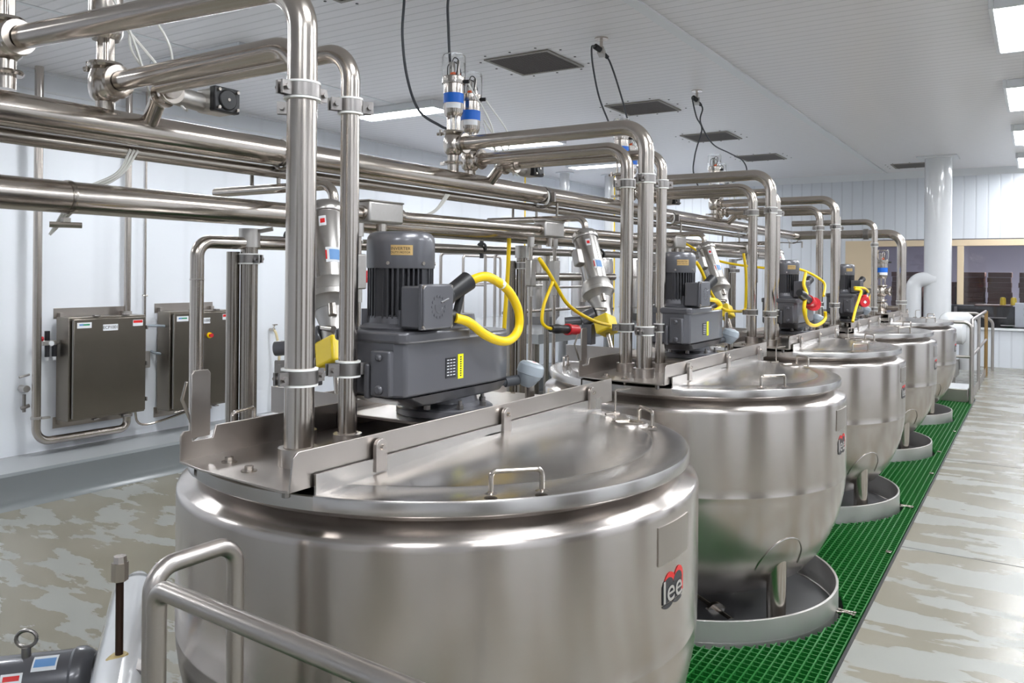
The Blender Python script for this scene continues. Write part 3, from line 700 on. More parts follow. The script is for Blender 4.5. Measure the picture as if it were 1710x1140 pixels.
# drop pipes and thin posts behind the kettles
i = 0
for k in range(4):
    y = 2.35+DY*k
    t = empty('drop_pipe', (-2.86, y, ZL), 0, 'pair of vertical pipes below the lower thick pipe, behind the %s kettle' % ORD[k], 'pipe', 'drop pipe pairs')
    MB().cyl((0, 0, 0), (0, 0, 2.42), .036, seg=28).build('pipe', M['tubedk'], t); MB().cyl((-.055, -.04, 0), (-.055, -.04, 2.36), .028, seg=24).build('pipe', M['tubedk'], t)
    MB().cyl((0, 0, 2.38), (0, 0, 2.46), .045, seg=24).tube([(0, 0, 2.45), (.05, .02, 2.45), (.09, .05, 2.46)], .009, 0, 8).build('valve_top', M['cast'], t)
    pipe_clamp(t, 0, 0, 2.33, .036, ((1, 0), (-1, 0)))
    if True:
        for dy, zz in (((.0, 1.9), (.29, 1.9)) if k else ((.45, 1.9),)):
            t = empty('switch_post', (-2.6, y+dy-.314 if k else 2.75, ZL), 0, 'thin steel post with a small cast box, %s, behind the %s kettle' % ('left of its pair' if dy == 0 else 'right of its pair' if k else 'by the motor', ORD[k]), 'post', 'thin posts with cast boxes')
            MB().cyl((0, 0, 0), (0, 0, 2.48), .012, seg=12).build('pipe', M['tube'], t)
            MB().box((-.022, -.03, 2.20), (.022, .03, 2.36)).build('switch_box', M['cast'], t, bevel=.006)
            MB().cyl((0, 0, 2.44), (0, 0, 2.50), .022, seg=16).cyl((0, 0, 2.14), (0, 0, 2.2), .017, seg=16).build('hub', M['cast'], t)
t = empty('loop_pipe', (-2.86, 2.09, ZL), 0, 'upside-down U pipe left of the nearest kettle, in front of the steel cabinets', 'pipe')
MB().tube([(0, 0, .0), (0, 0, 2.395), (0, .62, 2.40)], .027, .06, 24, nb=10).build('pipe', M['tube'], t)
MB().cyl((0, 0, 2.24), (0, 0, 2.245), .0285, seg=24).build('weld_ring', M['plate'], t)
t = empty('loop_pipe', (-3.0, 4.735, ZL), 0, 'elbowed pipe behind the hanging yellow cables, left of the second kettle pipes', 'pipe')
MB().tube([(0, 0, .0), (0, 0, 2.255), (0, 1.5, 2.255)], .03, .07, 24, nb=10).build('pipe', M['tube'], t)
MB().tube([(-.15, .05, 2.0), (-.15, 1.5, 2.0)], .012, 0, 12).build('crossbar', M['tube'], t)
t = empty('rear_pipe', (-4.5, 0, 1.9), 0, 'horizontal pipe farther back, seen between the nearest motor and the second kettle', 'pipe')
MB().tube([(0, 3.75, -.02), (0, 12.5, .05)], .042, 0, 24).build('pipe', M['tubedk'], t)
for y in (4.25, 7.7, 12.2): MB().cyl((0, y, ZL-1.9), (0, y, -.03), .03, seg=16).build('support_post', M['tubedk'], t)
for y in (4.05, 6.45, 9.0):
    MB().lathe([(.042, -.012), (.055, -.012), (.055, .012), (.042, .012)], 24, mx=T(0, y, .02) @ R('X', 90)).box((-.015, y-.012, .04), (.015, y+.012, .10)).box((-.015, y-.012, -.08), (.015, y+.012, -.03)).build('clamp_ring', M['black'], t)
# supply elbows dropping into the mixers
CI = empty('supply_elbow', (-2.43, 2.42, 1.85), 0)
MB().tube([(-.75, 0, .185), (0, 0, .185), (0, 0, -.35)], .021, .06, 20).build('pipe', M['tube'], CI)
for k in range(4):
    t = CI if k == 0 else copy_tree(CI); t.location.y = 2.42+DY*k
    tag(t, 'slim pipe bending down just behind the tilted motor of the %s kettle' % ORD[k], 'pipe', 'slim supply elbows')

# ------------------------------------------------------------------ air valves on the manifold
def air_valve(blue=True):
    t = empty('air_valve', (0, 0, 0), 0)      # origin at valve body centre
    MB().cyl((0, 0, -.16), (0, 0, -.05), .032, seg=28).lathe([(.0001, -.068), (.03, -.066), (.048, -.05), (.056, -.02), (.056, .015), (.048, .045), (.042, .058), (.0001, .058)], 40).build('valve_body', M['tube'], t, 50)
    MB().cyl((.03, 0, 0), (.085, 0, 0), .038, seg=28).lathe([(.036, 0), (.056, 0), (.060, .008), (.056, .018), (.036, .018)], 32, mx=T(.072, 0, 0) @ R('Y', 90)).lathe([(.03, 0), (.052, 0), (.056, .008), (.052, .016), (.03, .016)], 32, mx=T(0, 0, -.115)).box((-.085, -.01, -.115), (-.05, .012, -.097)).build('pipe_clamp', M['tube'], t, 40)
    MB().lathe([(.03, .056), (.056, .056), (.06, .064), (.056, .074), (.03, .074)], 32).tube([(-.05, 0, .065), (-.10, -.02, .062)], .009, 0, 8).cyl((-.075, -.02, .05), (-.075, -.02, .085), .008, seg=8).build('body_clamp', M['tube'], t, 40)
    MB().box((-.04, -.012, .07), (-.03, .012, .16)).box((.03, -.012, .07), (.04, .012, .16)).cyl((0, 0, .07), (0, 0, .17), .009, seg=12).build('yoke', M['tube'], t, bevel=.003)
    MB().lathe([(.0001, .155), (.044, .155), (.05, .165), (.056, .18), (.056, .335), (.06, .337), (.062, .345), (.062, .375), (.058, .38), (.0001, .38)], 44).build('actuator', M['tube'], t, 35)
    if blue:
        MB().lathe([(.0565, .228), (.0573, .228), (.0573, .283), (.0565, .283)], 44).build('blue_tape', M['blue'], t)
        MB().lathe([(.0565, .196), (.0573, .196), (.0573, .226), (.0565, .226)], 20, PI*.9+PI*.55, PI*.9+PI*1.05).build('white_sticker', M['label'], t)
    MB().lathe([(.063, .34), (.066, .34), (.066, .49), (.060, .502), (.0001, .504), (.0001, .501), (.058, .499), (.0635, .488), (.063, .34)], 40).build('clear_cap', M['clear'], t)
    MB().box((-.012, -.03, .38), (.012, .0, .46)).box((.018, .0, .38), (.03, .02, .47)).build('control_board', M['cast'], t, bevel=.003)
    MB().cyl((-.01, .03, .40), (.015, .03, .40), .013, seg=14).cyl((.01, -.035, .385), (.03, -.035, .385), .012, seg=14).build('orange_knob', M['orange'], t)
    MB().tube(spline([(-.03, -.02, .38), (-.04, .0, .45), (-.01, .02, .47), (.02, .03, .43), (.03, .03, .38)]), .003, 0, 6).tube(spline([(.03, -.02, .38), (.04, -.01, .46), (.015, -.02, .48), (0, -.03, .42)]), .003, 0, 6).build('wires', M['black'], t)
    MB().cyl((.055, .02, .35), (.085, .03, .35), .011, seg=12).build('air_fitting', M['black'], t)
    return t
V0 = air_valve(); V1 = air_valve(False)
VS = [(0, 'with a steel body, cut by the top left corner of the picture'), (1, 'taller one with blue tape over the second kettle pipes'), (2, 'front one over the third kettle pipes'), (3, 'front one over the fourth kettle pipes')]
for k, d in VS:
    t = V1 if k == 0 else (V0 if k == 1 else copy_tree(V0)); t.location = (-2.785 if k else -2.87, RY+DY*k-(0 if k else .128), 2.405 if k else 2.43); tag(t, 'clear-capped air valve, '+d, 'valve', 'air valves on the upper pipe')
VS = ['partly behind the thick arm of the nearest kettle', 'lower one with blue tape, behind the taller blue-taped valve', 'rear one over the third kettle pipes', 'rear one over the fourth kettle pipes']
for k, d in enumerate(VS):
    t = copy_tree(V0 if k else V1); t.location = (-2.785, 1.652+DY*k, 2.335); tag(t, 'clear-capped air valve, '+d, 'valve', 'air valves on the upper pipe')
t = copy_tree(V0); t.location = (CX-.02, CY+4*DY, 1.50); t.scale = (1.25, 1.25, 1.02)
tag(t, 'air valve with blue tape standing on the farthest kettle', 'valve')
MB().lathe([(.0001, -.33), (.12, -.33), (.12, -.315), (.07, -.30), (.05, -.24), (.065, -.20), (.06, -.15), (.04, -.13)], 36).cyl((-.35, 0, 0), (-.03, 0, 0), .034).cyl((.0, 0, -.2), (.16, 0, -.2), .028).cyl((-.03,0,-.02),(.0,0,-.02),.034).build('lower_body', M['tube'], t)
# horizontal valves with black heads on the slim arms
H0 = empty('shutoff_valve', (-2.55, 1.755, 2.30), 0)
MB().cyl((-.10, .02, 0), (.05, -.03, 0), .032, seg=24).lathe([(.03, 0), (.046, 0), (.046, .016), (.03, .016)], 28, mx=T(.02, -.02, 0) @ R('Y', 90)).lathe([(.03, 0), (.046, 0), (.046, .016), (.03, .016)], 28, mx=T(-.07, .01, 0) @ R('Y', 90)).cyl((-.10, .02, 0), (-.22, .05, -.10), .03, seg=20).build('valve_body', M['tube'], H0, 40)
MB().cyl((-.03, 0, 0), (-.02, .14, -.01), .034, seg=24).build('actuator_neck', M['cast'], H0)
MB().box((-.05, .13, -.045), (.05, .24, .04)).build('actuator_case', M['cast'], H0, bevel=.012)
bh = MB().box((.03, .13, -.045), (.062, .24, .045)).cyl((.06, .185, 0), (.07, .185, 0), .038, seg=32).build('actuator_head', M['black'], H0, bevel=.008)
for a, b in ((.145, -.032), (.225, -.032), (.145, .032), (.225, .032), (.185, 0)):
    MB().cyl((.06, a, b), (.073, a, b), .006, seg=10).build('bolt', M['tube'], bh)
for k in range(4):
    t = H0 if k == 0 else copy_tree(H0); t.location.y = 1.755+DY*k
    tag(t, 'horizontal valve with a black actuator end on the slim arm over the %s kettle' % ORD[k], 'valve', 'black-headed shutoff valves')
# milky air tubes tangled round the valves
for k in range(4):
    y = RY+DY*k
    mb = MB()
    for (a, b_, c) in [((-2.72, .05, 2.75), (-2.62, .15, 2.5), (-2.70, .30, 2.26)), ((-2.70, .2, 2.68), (-2.60, .3, 2.45), (-2.78, .35, 2.24)), ((-2.66, .12, 2.55), (-2.62, .28, 2.38), (-2.62, .38, 2.26)), ((-2.73, .22, 2.55), (-2.66, .20, 2.42), (-2.56, .33, 2.25))]:
        mb.tube(spline([(a[0], y+a[1], a[2]), (b_[0], y+b_[1], b_[2]), (c[0], y+c[1], c[2])]), .005, 0, 6)
    tag(mb.build('air_tubes', M['pvc']), 'tangle of milky air tubes by the valves of the %s kettle' % ORD[k], 'tubing', 'milky air tubes')
for k in range(2):
    y = 1.30+DY*k if k == 0 else 3.62
    mb = MB()
    for d in (0, .015, .03): mb.tube(spline([(-2.80, 1.76+k*1.9+d, 2.12), (-2.84, 1.73+k*1.88+d*.7, 2.03), (-2.9, 1.62+k*1.86+d*1.6, 1.95), (-2.95, 1.55+k*1.84, 1.8)]), .005, 0, 6)
    tag(mb.build('air_tubes', M['pvc']), ['bundle of milky tubes hanging between the two thick pipes at the left', 'bundle of milky tubes hanging between the two thick pipes above the nearest motor'][k], 'tubing')

# ------------------------------------------------------------------ tilted stainless mixers on the rear lids
def mixer():
    t = empty('tilted_mixer', (0, 0, 0), 0)
    A = Vector((-.542, .055, 1.375)); B = Vector((-.790, .240, 1.93)); U = (B-A)
    def P(f): return A+U*f
    q = U.normalized()
    def ring(p0, p1, r0, r1=None, **k): return MB().cyl(P(p0), P(p1), r0, r1, **k)
    MB().turn(P(.44), P(1.0), [(0, 0), (.072, 0), (.074, .02), (.074, .86), (.079, .865), (.082, .88), (.082, .95), (.076, .99), (0, 1)], 44).build('motor_body', M['lid'], t, 35)
    MB().turn(P(.27), P(.46), [(0, 0), (.07, 0), (.085, .25), (.098, .32), (.098, .50), (.090, .55), (.088, .85), (.08, 1), (0, 1)], 40).build('motor_flange', M['cast'], t, 35)
    MB().turn(P(.04), P(.29), [(.045, 0), (.046, .3), (.05, .6), (.066, .9), (.07, 1)], 32).build('neck', M['cast'], t, 35)
    gm = Matrix.Translation(P(.0)) @ q.to_track_quat('Z', 'Y').to_matrix().to_4x4() @ R('Z', 35)
    gd = MB().box((-.058, -.05, -.05), (.058, .05, .055), gm).build('guard', M['guard'], t, 30, bevel=.012, seg=3)
    MB().box((.02, -.051, .02), (.05, -.0505, .045), gm).build('warning_sticker', M['yl'], gd); MB().box((.02, -.0512, -.02), (.045, -.0505, .005), gm).build('red_sticker', M['red'], gd)
    MB().cyl(P(-.30), P(0), .014).build('mixer_shaft', M['tube'], t)
    sd = Vector((-.5, -.86, 0)).normalized()
    c = P(.72)+sd*.07
    mx = Matrix.Translation(c) @ q.to_track_quat('Z', 'Y').to_matrix().to_4x4()
    MB().box((-.035, -.03, -.05), (.04, .03, .05), mx @ R('Z', 10)).build('connection_box', M['cast'], t, bevel=.006)
    MB().cyl(P(.17)+sd*.04, P(.17)+Vector((.05, -.05, 0)), .013, seg=12).cyl(P(.26)+Vector((.05, -.05, 0)), P(.33)+Vector((.05, -.05, 0)), .016, seg=12).build('bolt', M['tube'], t)
    # labels on the camera side
    f = Vector((.62, -.72, 0)); f = (f-q*f.dot(q)).normalized(); s_ = q.cross(f).normalized()
    def lab(fr, w, h, m, name, off=0, rr_=.0752, ins=None, par=t):
        mb = MB(); vs = []; n_ = 6
        for j in range(n_+1):
            a = off+(j/n_-.5)*w/rr_
            d = f*math.cos(a)+s_*math.sin(a); p = P(fr)+d*rr_
            vs += [p-q*h/2, p+q*h/2]
        mb.add(vs, [(2*j, 2*j+2, 2*j+3, 2*j+1) for j in range(n_)]); return mb.build(name, m, par)
    l1 = lab(.60, .060, .065, M['label'], 'spec_label', .35); lab(.60, .04, .045, M['inkblue'], 'label_print', .40, .0758, par=l1); lab(.60, .006, .04, M['inkred'], 'label_print', -.02, .0758, par=l1)
    l2 = lab(.84, .028, .045, M['label'], 'small_label', -.1); lab(.84, .018, .02, M['inkred'], 'label_print', -.1, .0758, par=l2)
    # dark side gearing with cable gland
    MB().cyl((-.69, .03, 1.40), (-.62, .07, 1.44), .045, seg=24).cyl((-.78, -.02, 1.39), (-.69, .03, 1.40), .028, seg=16).box((-.68, .0, 1.26), (-.61, .06, 1.38)).build('side_gear', M['grey'], t, 30, bevel=.004)
    return t
X0_ = mixer(); X0_.location = (CX, CY, 0)
XL_ = ['half hidden behind the two tall pipes of the nearest kettle', 'fully visible left of the second kettle pipes, with a yellow guard', 'right of the second grey gear motor', 'mostly hidden behind the pipes of the fourth kettle']
for k, d in enumerate(XL_):
    t = X0_ if k == 0 else copy_tree(X0_)
    t.location = (CX, CY+DY*k, 0); tag(t, 'tilted stainless mixer motor, '+d, 'mixer', 'tilted mixers on the rear lids')

# ------------------------------------------------------------------ dome sensors with grey cables
def sensor():
    t = empty('dome_sensor', (-1.489, 2.436, 1.178), 0)
    MB().cyl((0, 0, 0), (0, 0, .13), .017, seg=18).build('sensor_stem', M['tubedk'], t)
    q = T(0, 0, .155) @ R('X', -8) @ R('Y', 14)
    MB().lathe([(.0001, -.05), (.02, -.05), (.03, -.035), (.042, -.012), (.043, -.004)], 32, mx=q).build('sensor_body', M['greylt'], t, 35)
    MB().lathe([(.043, -.006), (.047, -.004), (.047, .012), (.044, .026), (.036, .034), (.0001, .037)], 32, mx=q).build('sensor_cap', M['greylt'], t, 30)
    d = MB().lathe([(.0001, .0385), (.021, .0385), (.022, .036)], 24, mx=q).build('round_label', M['label'], t)
    MB().box((-.002, -.003, .0386), (.012, .004, .0392), q).build('label_print', M['inkred'], d)
    MB().cyl((-.03, -.03, .13), (-.055, -.075, .125), .018, seg=16).tube(spline([(-.05, -.07, .125), (-.08, -.13, .125), (-.12, -.22, .12), (-.2, -.30, .10)]), .0115, 0, 12).build('sensor_cable', M['cable'], t)
    return t
Z0 = sensor()
for k in range(4):
    t = Z0 if k == 0 else copy_tree(Z0); t.location.y = 2.436+DY*k
    tag(t, 'grey dome-capped sensor on a short stem, right of the %s gear motor' % ORD[k], 'sensor', 'grey sensor heads')

# ------------------------------------------------------------------ yellow cables and red plugs
o = cable('power_cable', [(-1.455, 2.005, 1.65), (-1.425, 2.055, 1.668), (-1.42, 2.115, 1.655), (-1.42, 2.19, 1.62), (-1.42, 2.245, 1.56), (-1.42, 2.25, 1.50), (-1.42, 2.205, 1.467), (-1.42, 2.14, 1.466), (-1.43, 2.07, 1.49), (-1.44, 2.00, 1.53), (-1.455, 1.95, 1.545)], .0145, M['yellow'], 'thick yellow cable looping out from the nearest grey motor', group=None, seg=16)
MB().tube([(-1.42, 2.135, 1.649), (-1.42, 2.15, 1.642)], .0152, 0, 16).build('white_band', M['label'], o)
cable('power_cable', [(-2.09, 3.56, 1.70), (-2.08, 3.50, 1.735), (-2.07, 3.468, 1.75), (-2.055, 3.50, 1.71), (-2.05, 3.577, 1.639), (-2.05, 3.736, 1.514), (-2.05, 4.01, 1.424), (-2.06, 4.25, 1.385)], .0095, M['yellow'], 'yellow cable sweeping down to the yellow guard left of the second kettle pipes')
cable('power_cable', [(-2.06, 3.58, 1.655), (-2.05, 3.56, 1.63), (-2.05, 3.535, 1.60), (-2.05, 3.478, 1.521), (-2.05, 3.462, 1.448), (-2.05, 3.50, 1.415), (-2.05, 3.551, 1.403)], .0085, M['yellow'], 'thinner yellow cable dropping to the black and red plug left of the second kettle')
cable('power_cable', [(-2.70, 4.16, 1.89), (-2.70, 4.15, 1.7), (-2.70, 4.12, 1.4), (-2.70, 4.08, .9), (-2.70, 4.06, .3), (-2.70, 4.04, ZL+.02)], .013, M['yellow'], 'straight yellow cable hanging behind the nearest yellow loop')
cable('power_cable', [(-1.86, 5.1, 1.76), (-1.86, 5.2, 1.70), (-1.88, 5.45, 1.55), (-1.9, 5.75, 1.44), (-1.9, 6.05, 1.41), (-1.9, 6.25, 1.41), (-1.9, 6.30, 1.46), (-1.9, 6.3, 1.70), (-1.92, 6.3, 1.85)], .011, M['yellow'], 'yellow cable sagging from the second motor to the third kettle pipes')
cable('power_cable', [(-1.50, 4.24, 1.55), (-1.5, 4.33, 1.545), (-1.5, 4.44, 1.535), (-1.5, 4.50, 1.505), (-1.5, 4.42, 1.482), (-1.5, 4.3, 1.485), (-1.5, 4.18, 1.50)], .0125, M['yellow'], 'short yellow cable loop right of the second motor terminal box')
cable('power_cable', [(-2.58, 6.80, 1.95), (-2.3, 6.85, 1.80), (-1.85, 6.95, 1.735), (-1.7, 7.0, 1.74), (-1.6, 7.1, 1.70), (-1.5, 7.15, 1.62), (-1.45, 6.9, 1.52)], .0105, M['yellow'], 'yellow cable arching up behind the third motor')
cable('power_cable', [(-1.50, 6.5, 1.70), (-1.42, 6.1, 1.62), (-1.35, 5.88, 1.56), (-1.35, 5.83, 1.50), (-1.35, 5.821, 1.434), (-1.35, 5.93, 1.355), (-1.35, 6.131, 1.322), (-1.35, 6.35, 1.33), (-1.35, 6.485, 1.36), (-1.35, 6.482, 1.41)], .0125, M['yellow'], 'yellow cable hanging in a U under the larger round red plug')
cable('power_cable', [(-1.45, 8.22, 1.56), (-1.4, 8.26, 1.545), (-1.4, 8.18, 1.48), (-1.4, 8.031, 1.40), (-1.4, 7.93, 1.33), (-1.4, 7.864, 1.27)], .0125, M['yellow'], 'yellow cable hanging straight down left of the smaller round red plug')
cable('power_cable', [(-1.45, 8.22, 1.575), (-1.4, 8.35, 1.57), (-1.4, 8.55, 1.55), (-1.4, 8.68, 1.50), (-1.4, 8.68, 1.45)], .0115, M['yellow'], 'yellow cable curving into the smaller round red plug')
cable('power_cable', [(-8.2, 13.17, 3.6), (-8.2, 13.18, 2.6), (-8.2, 13.18, 1.6), (-8.2, 13.17, ZL)], .013, M['yellow'], 'thin yellow cable dropping from the ceiling left of the second kettle arms', group='yellow ceiling drops')
cable('power_cable', [(-7.4, 15.4, ZC), (-7.4, 15.41, 2.6), (-7.4, 15.42, 1.6), (-7.4, 15.4, ZL)], .013, M['yellow'], 'thin yellow cable dropping from the ceiling just left of the second kettle risers', group='yellow ceiling drops')
def plug(p, q, r, label, face=None):
    p, q = Vector(p), Vector(q); t = empty('power_plug', p, 0, label, 'plug'); d = q-p
    MB().turn((0, 0, 0), d, [(0, 0), (r*.6, 0), (r*.62, .1), (r*.8, .15), (r*.8, .3), (r*.7, .35), (r*.75, .62), (0, .62)], 20).build('plug_body', M['black'], t, 35)
    MB().turn(d*.62, d, [(0, 0), (r, 0), (r, .25), (r*.85, .3), (r*.9, 1), (0, 1)], 20).build('plug_collar', M['red'], t, 35)
    if face:
        f = Vector(face); MB().turn(d*.95-f*.03, d*.95+f*.03, [(0, 0), (r*1.25, 0), (r*1.3, .5), (r*1.25, 1), (0, 1)], 28).build('plug_face', M['red'], t, 35)
        MB().turn(d*.95+f*.03, d*.95+f*.032, [(0, 0), (r*.45, 0), (r*.45, 1), (0, 1)], 4).build('face_label', M['label'], t)
    return t
plug((-2.05, 3.551, 1.403), (-2.055, 3.83, 1.382), .03, 'black plug with a dark red collar beside the yellow guarded mixer')
plug((-1.36, 5.72, 1.565), (-1.35, 6.10, 1.475), .038, 'larger round red plug right of the third gear motor', (.55, -.8, 0))
plug((-1.42, 8.72, 1.53), (-1.40, 8.40, 1.43), .038, 'smaller round red plug right of the fourth gear motor', (.55, -.8, 0))

# ------------------------------------------------------------------ left wall equipment
FX = Matrix(((0, 0, 1, 0), (1, 0, 0, 0), (0, 1, 0, 0), (0, 0, 0, 1)))      # local xy -> world yz, extrude towards +x
def cabinet(y0, y1, z0, z1, name, label, estop=False):
    t = empty('control_cabinet', (XL, (y0+y1)/2, z0), 0, label, 'cabinet', 'steel control cabinets on the left wall')
    w_, h = (y1-y0)/2, z1-z0
    MB().box((.06, -w_-.02, 0), (.30, w_+.01, h)).build('body', M['cab'], t, bevel=.006)
    d = MB().box((.302, -w_+.02, .02), (.33, w_, h-.02)).build('door', M['cab'], t, bevel=.006)
    MB().box((.001, -w_-.02, -.10), (.006, w_-.06, .02)).box((.001, -w_-.02, h-.02), (.006, w_-.06, h+.09)).box((.006, -w_+.02, -.06), (.06, -w_+.06, h+.04)).box((.006, w_-.12, -.06), (.06, w_-.08, h+.04)).build('wall_bracket', M['plate'], t, bevel=.001)
    MB().cyl((.325, -w_+.012, .03), (.325, -w_+.012, h-.03), .009, seg=10).build('hinge', M['clamp'], t)
    for (y, z) in ((w_+.006, .14), (w_+.006, h*.5), (w_+.006, h-.14)):
        MB().box((.28, y, z-.022), (.335, y+.018, z+.022)).build('latch', M['clamp'], t, bevel=.003)
    for y in (-w_*.35, w_*.45):
        for z in (h+.002, -.018): MB().box((.28, y-.03, z), (.335, y+.03, z+.016)).build('latch', M['clamp'], t, bevel=.003)
    x = .3305
    F2 = lambda y, z: T(x+.0012, y, z) @ FX
    def lab(y, z, a, b, m): return MB().box((x, y-a, z-b), (x+.0012, y+a, z+b)).build('label', m, d)
    q = lab(-w_+.13, h-.085, .078, .03, M['label']); MB().box((x+.0012, -w_+.075, h-.088), (x+.0016, -w_+.118, h-.070)).build('label_print', M['inkblue'], q)
    MB().box((x+.0012, -w_+.118, h-.088), (x+.0016, -w_+.188, h-.072)).build('label_print', M['inkgreen'], q)
    q = lab(.0, h-.12, .085, .034, M['label']); text('label_lettering', name, .046, M['ink'], F2(0, h-.12), q)
    q = lab(w_-.10, h-.085, .06, .034, M['label']); MB().box((x+.0012, w_-.155, h-.085), (x+.0016, w_-.045, h-.056)).build('label_print', M['inkred'], q)
    if estop:
        b = MB().cyl((x, .075, h-.30), (x+.012, .075, h-.30), .035, seg=24).build('emergency_stop', M['yellow'], d)
        MB().cyl((x+.012, .075, h-.30), (x+.05, .075, h-.30), .018, .024, 20).build('stop_button', M['red'], b)
    return t
cabinet(4.69, 5.53, .08, 1.17, 'ECP1001', 'large steel control cabinet at the left, door plate reading ECP1001')
cabinet(5.87, 6.72, .03, 1.19, 'ECP1000', 'steel control cabinet with a red and yellow stop button, half behind the U pipe', True)
t = empty('conduit_pipe', (-8.62, 4.41, -.1), 0, 'thick conduit at the far left, curving up under the left cabinet', 'conduit')
MB().tube([(0, 0, 3.85), (0, 0, 0), (.02, .98, 0), (.02, .98, .17)], .042, .14, 24, nb=10).build('pipe', M['tube'], t)
MB().lathe([(.042, -.012), (.052, -.012), (.052, .012), (.042, .012)], 24, mx=T(0, 0, .25)).box((0, .03, .235), (.05, .12, .255)).build('pipe_clamp', M['cast'], t)
MB().lathe([(.042, 0), (.058, 0), (.058, .03), (.042, .03)], 24, mx=T(.02, .98, .13)).build('collar', M['cast'], t)
t = empty('conduit_pipe', (-8.66, 5.42, 1.17), 0, 'straight vertical conduit rising from the top of the left cabinet', 'conduit')
MB().cyl((0, 0, 0), (0, 0, 2.58), .036, seg=24).build('pipe', M['tube'], t); MB().cyl((0, 0, 0), (0, 0, .04), .05, seg=24).build('collar', M['cast'], t)
t = empty('thin_conduit', (-8.74, 5.69, .60), 0, 'thin vertical conduit ending in a small box between the two steel cabinets', 'conduit')
MB().cyl((0, 0, .1), (0, 0, 3.15), .012, seg=12).build('pipe', M['tube'], t); MB().box((-.03, -.035, -.06), (.04, .05, .13)).build('outlet_box', M['cast'], t, bevel=.006)
MB().cyl((0, -.03, .78), (0, .03, .78), .012, seg=8).build('pipe_clamp', M['cast'], t)
cable('sensor_lead', [(-8.6, 5.54, 1.03), (-8.6, 5.65, 1.035), (-8.6, 5.87, 1.02)], .016, M['greylt'], 'grey cable bridging the two steel cabinets near their tops')
cable('sensor_lead', [(-8.78, 5.80, .72), (-8.72, 5.82, .70), (-8.66, 5.87, .69)], .016, M['greylt'], 'short grey cable entering the middle of the second cabinet side')
cable('thin_tube', [(-8.62, 5.50, .08), (-8.62, 5.53, -.05), (-8.62, 5.62, -.10), (-8.62, 5.8, -.09), (-8.62, 6.1, -.04), (-8.62, 6.25, .0), (-8.62, 6.28, .06)], .013, M['tube'], 'thin bent tube linking the undersides of the two cabinets')
cable('thin_tube', [(-8.55, 5.95, .0), (-8.55, 6.3, .03), (-8.55, 6.38, .02), (-8.55, 6.40, -.15)], .013, M['tube'], 'thin bent tube just above the kerb left of the nearest kettle')
t = empty('air_regulator', (-8.70, 4.55, .90), 0, 'small air regulator with a round gauge left of the first steel cabinet', 'regulator')
MB().box((-.02, -.05, -.02), (.03, .09, .03)).cyl((0, .09, 0), (0, .19, 0), .012, seg=12).cyl((-.05, 0, .0), (-.1, 0, 0), .012, seg=10).build('regulator_body', M['cast'], t, bevel=.004)
MB().cyl((.01, 0, .03), (.01, 0, .13), .026, seg=20).build('pressure_knob', M['black'], t)
for y in (0, .075):
    b = MB().cyl((.01, y, -.14), (.01, y, -.02), .024, seg=20).build('filter_bowl', M['dark'], t); MB().cyl((.01, y, -.18), (.01, y, -.14), .016, .02, 14).build('bowl_tip', M['label'], b)
MB().cyl((.03, .03, .0), (.045, .03, .0), .026, seg=20).build('gauge', M['label'], t); MB().cyl((0, -.09, .05), (0, -.04, .05), .025, seg=16).build('shutoff_knob', M['red'], t)
t = empty('wall_tap', (-8.72, 4.34, .45), 0, 'small valves and fittings on the wall at the far left edge', 'tap')
MB().cyl((-.06, 0, 0), (.05, 0, 0), .035, seg=20).cyl((0, -.05, .12), (0, .05, .14), .012, seg=10).build('valve_body', M['cast'], t)
MB().cyl((0, 0, -.24), (0, 0, -.06), .016, seg=12).cyl((0, -.03, -.2), (0, .05, -.18), .02, seg=10).build('hose_tail', M['clamp'], t)
t = empty('wall_spigot', (-8.76, 7.58, .88), 0, 'chrome wall tap with a cream hose, between the tall steel pipes', 'tap')
MB().cyl((-.03, 0, 0), (.06, 0, 0), .022, seg=16).cyl((.03, 0, 0), (.03, .03, .07), .01, seg=10).box((.015, .0, .06), (.045, .07, .075)).build('tap_body', M['tube'], t, bevel=.003)
MB().tube(spline([(.05, 0, 0), (.08, .02, -.08), (.10, .05, -.35), (.10, .02, -.75), (.11, .05, -1.1), (.15, .12, -1.36)]), .018, 0, 12).build('hose', M['hose'], t)
t = empty('wall_alarm', (XL, 9.45, 1.60), 0, 'small red alarm box on the white wall left of the nearest motor', 'alarm')
MB().box((.001, -.11, -.09), (.05, .02, .10)).build('alarm_body', M['red'], t, bevel=.008); MB().cyl((.04, .05, 0), (.08, .05, 0), .05, seg=20).build('strobe_lens', M['label'], t)

# ------------------------------------------------------------------ columns
t = empty('white_column', (-1.455, 15.85, 0), 0, 'thick white pipe column at the right with a bent side pipe', 'column')
MB().cyl((0, 0, 0), (0, 0, ZC), .215, seg=48).build('column_shaft', M['insul'], t)
MB().box((-.32, -.3, ZC-.02), (.30, .3, ZC)).build('ceiling_plate', M['wplain'], t, bevel=.004)
MB().tube([(-.36, -.1, 0), (-.36, -.1, 1.64), (.0, -.1, 1.64)], .125, .16, 32, nb=12).build('side_pipe', M['insul'], t)
for i, (x, y) in enumerate([(-8.165, 14.65), (-7.54, 15.45)]):
    t = empty('slim_column', (x, y, ZL), 0, ['left of the two distant slim white pipe columns', 'right of the two distant slim white pipe columns, beside a yellow cable'][i], 'column', 'distant slim columns')
    MB().cyl((0, 0, 0), (0, 0, ZC-ZL), .10, seg=28).build('column_shaft', M['insul'], t); MB().cyl((0, 0, ZC-ZL-.02), (0, 0, ZC-ZL), .19, seg=28).build('ceiling_plate', M['wplain'], t)

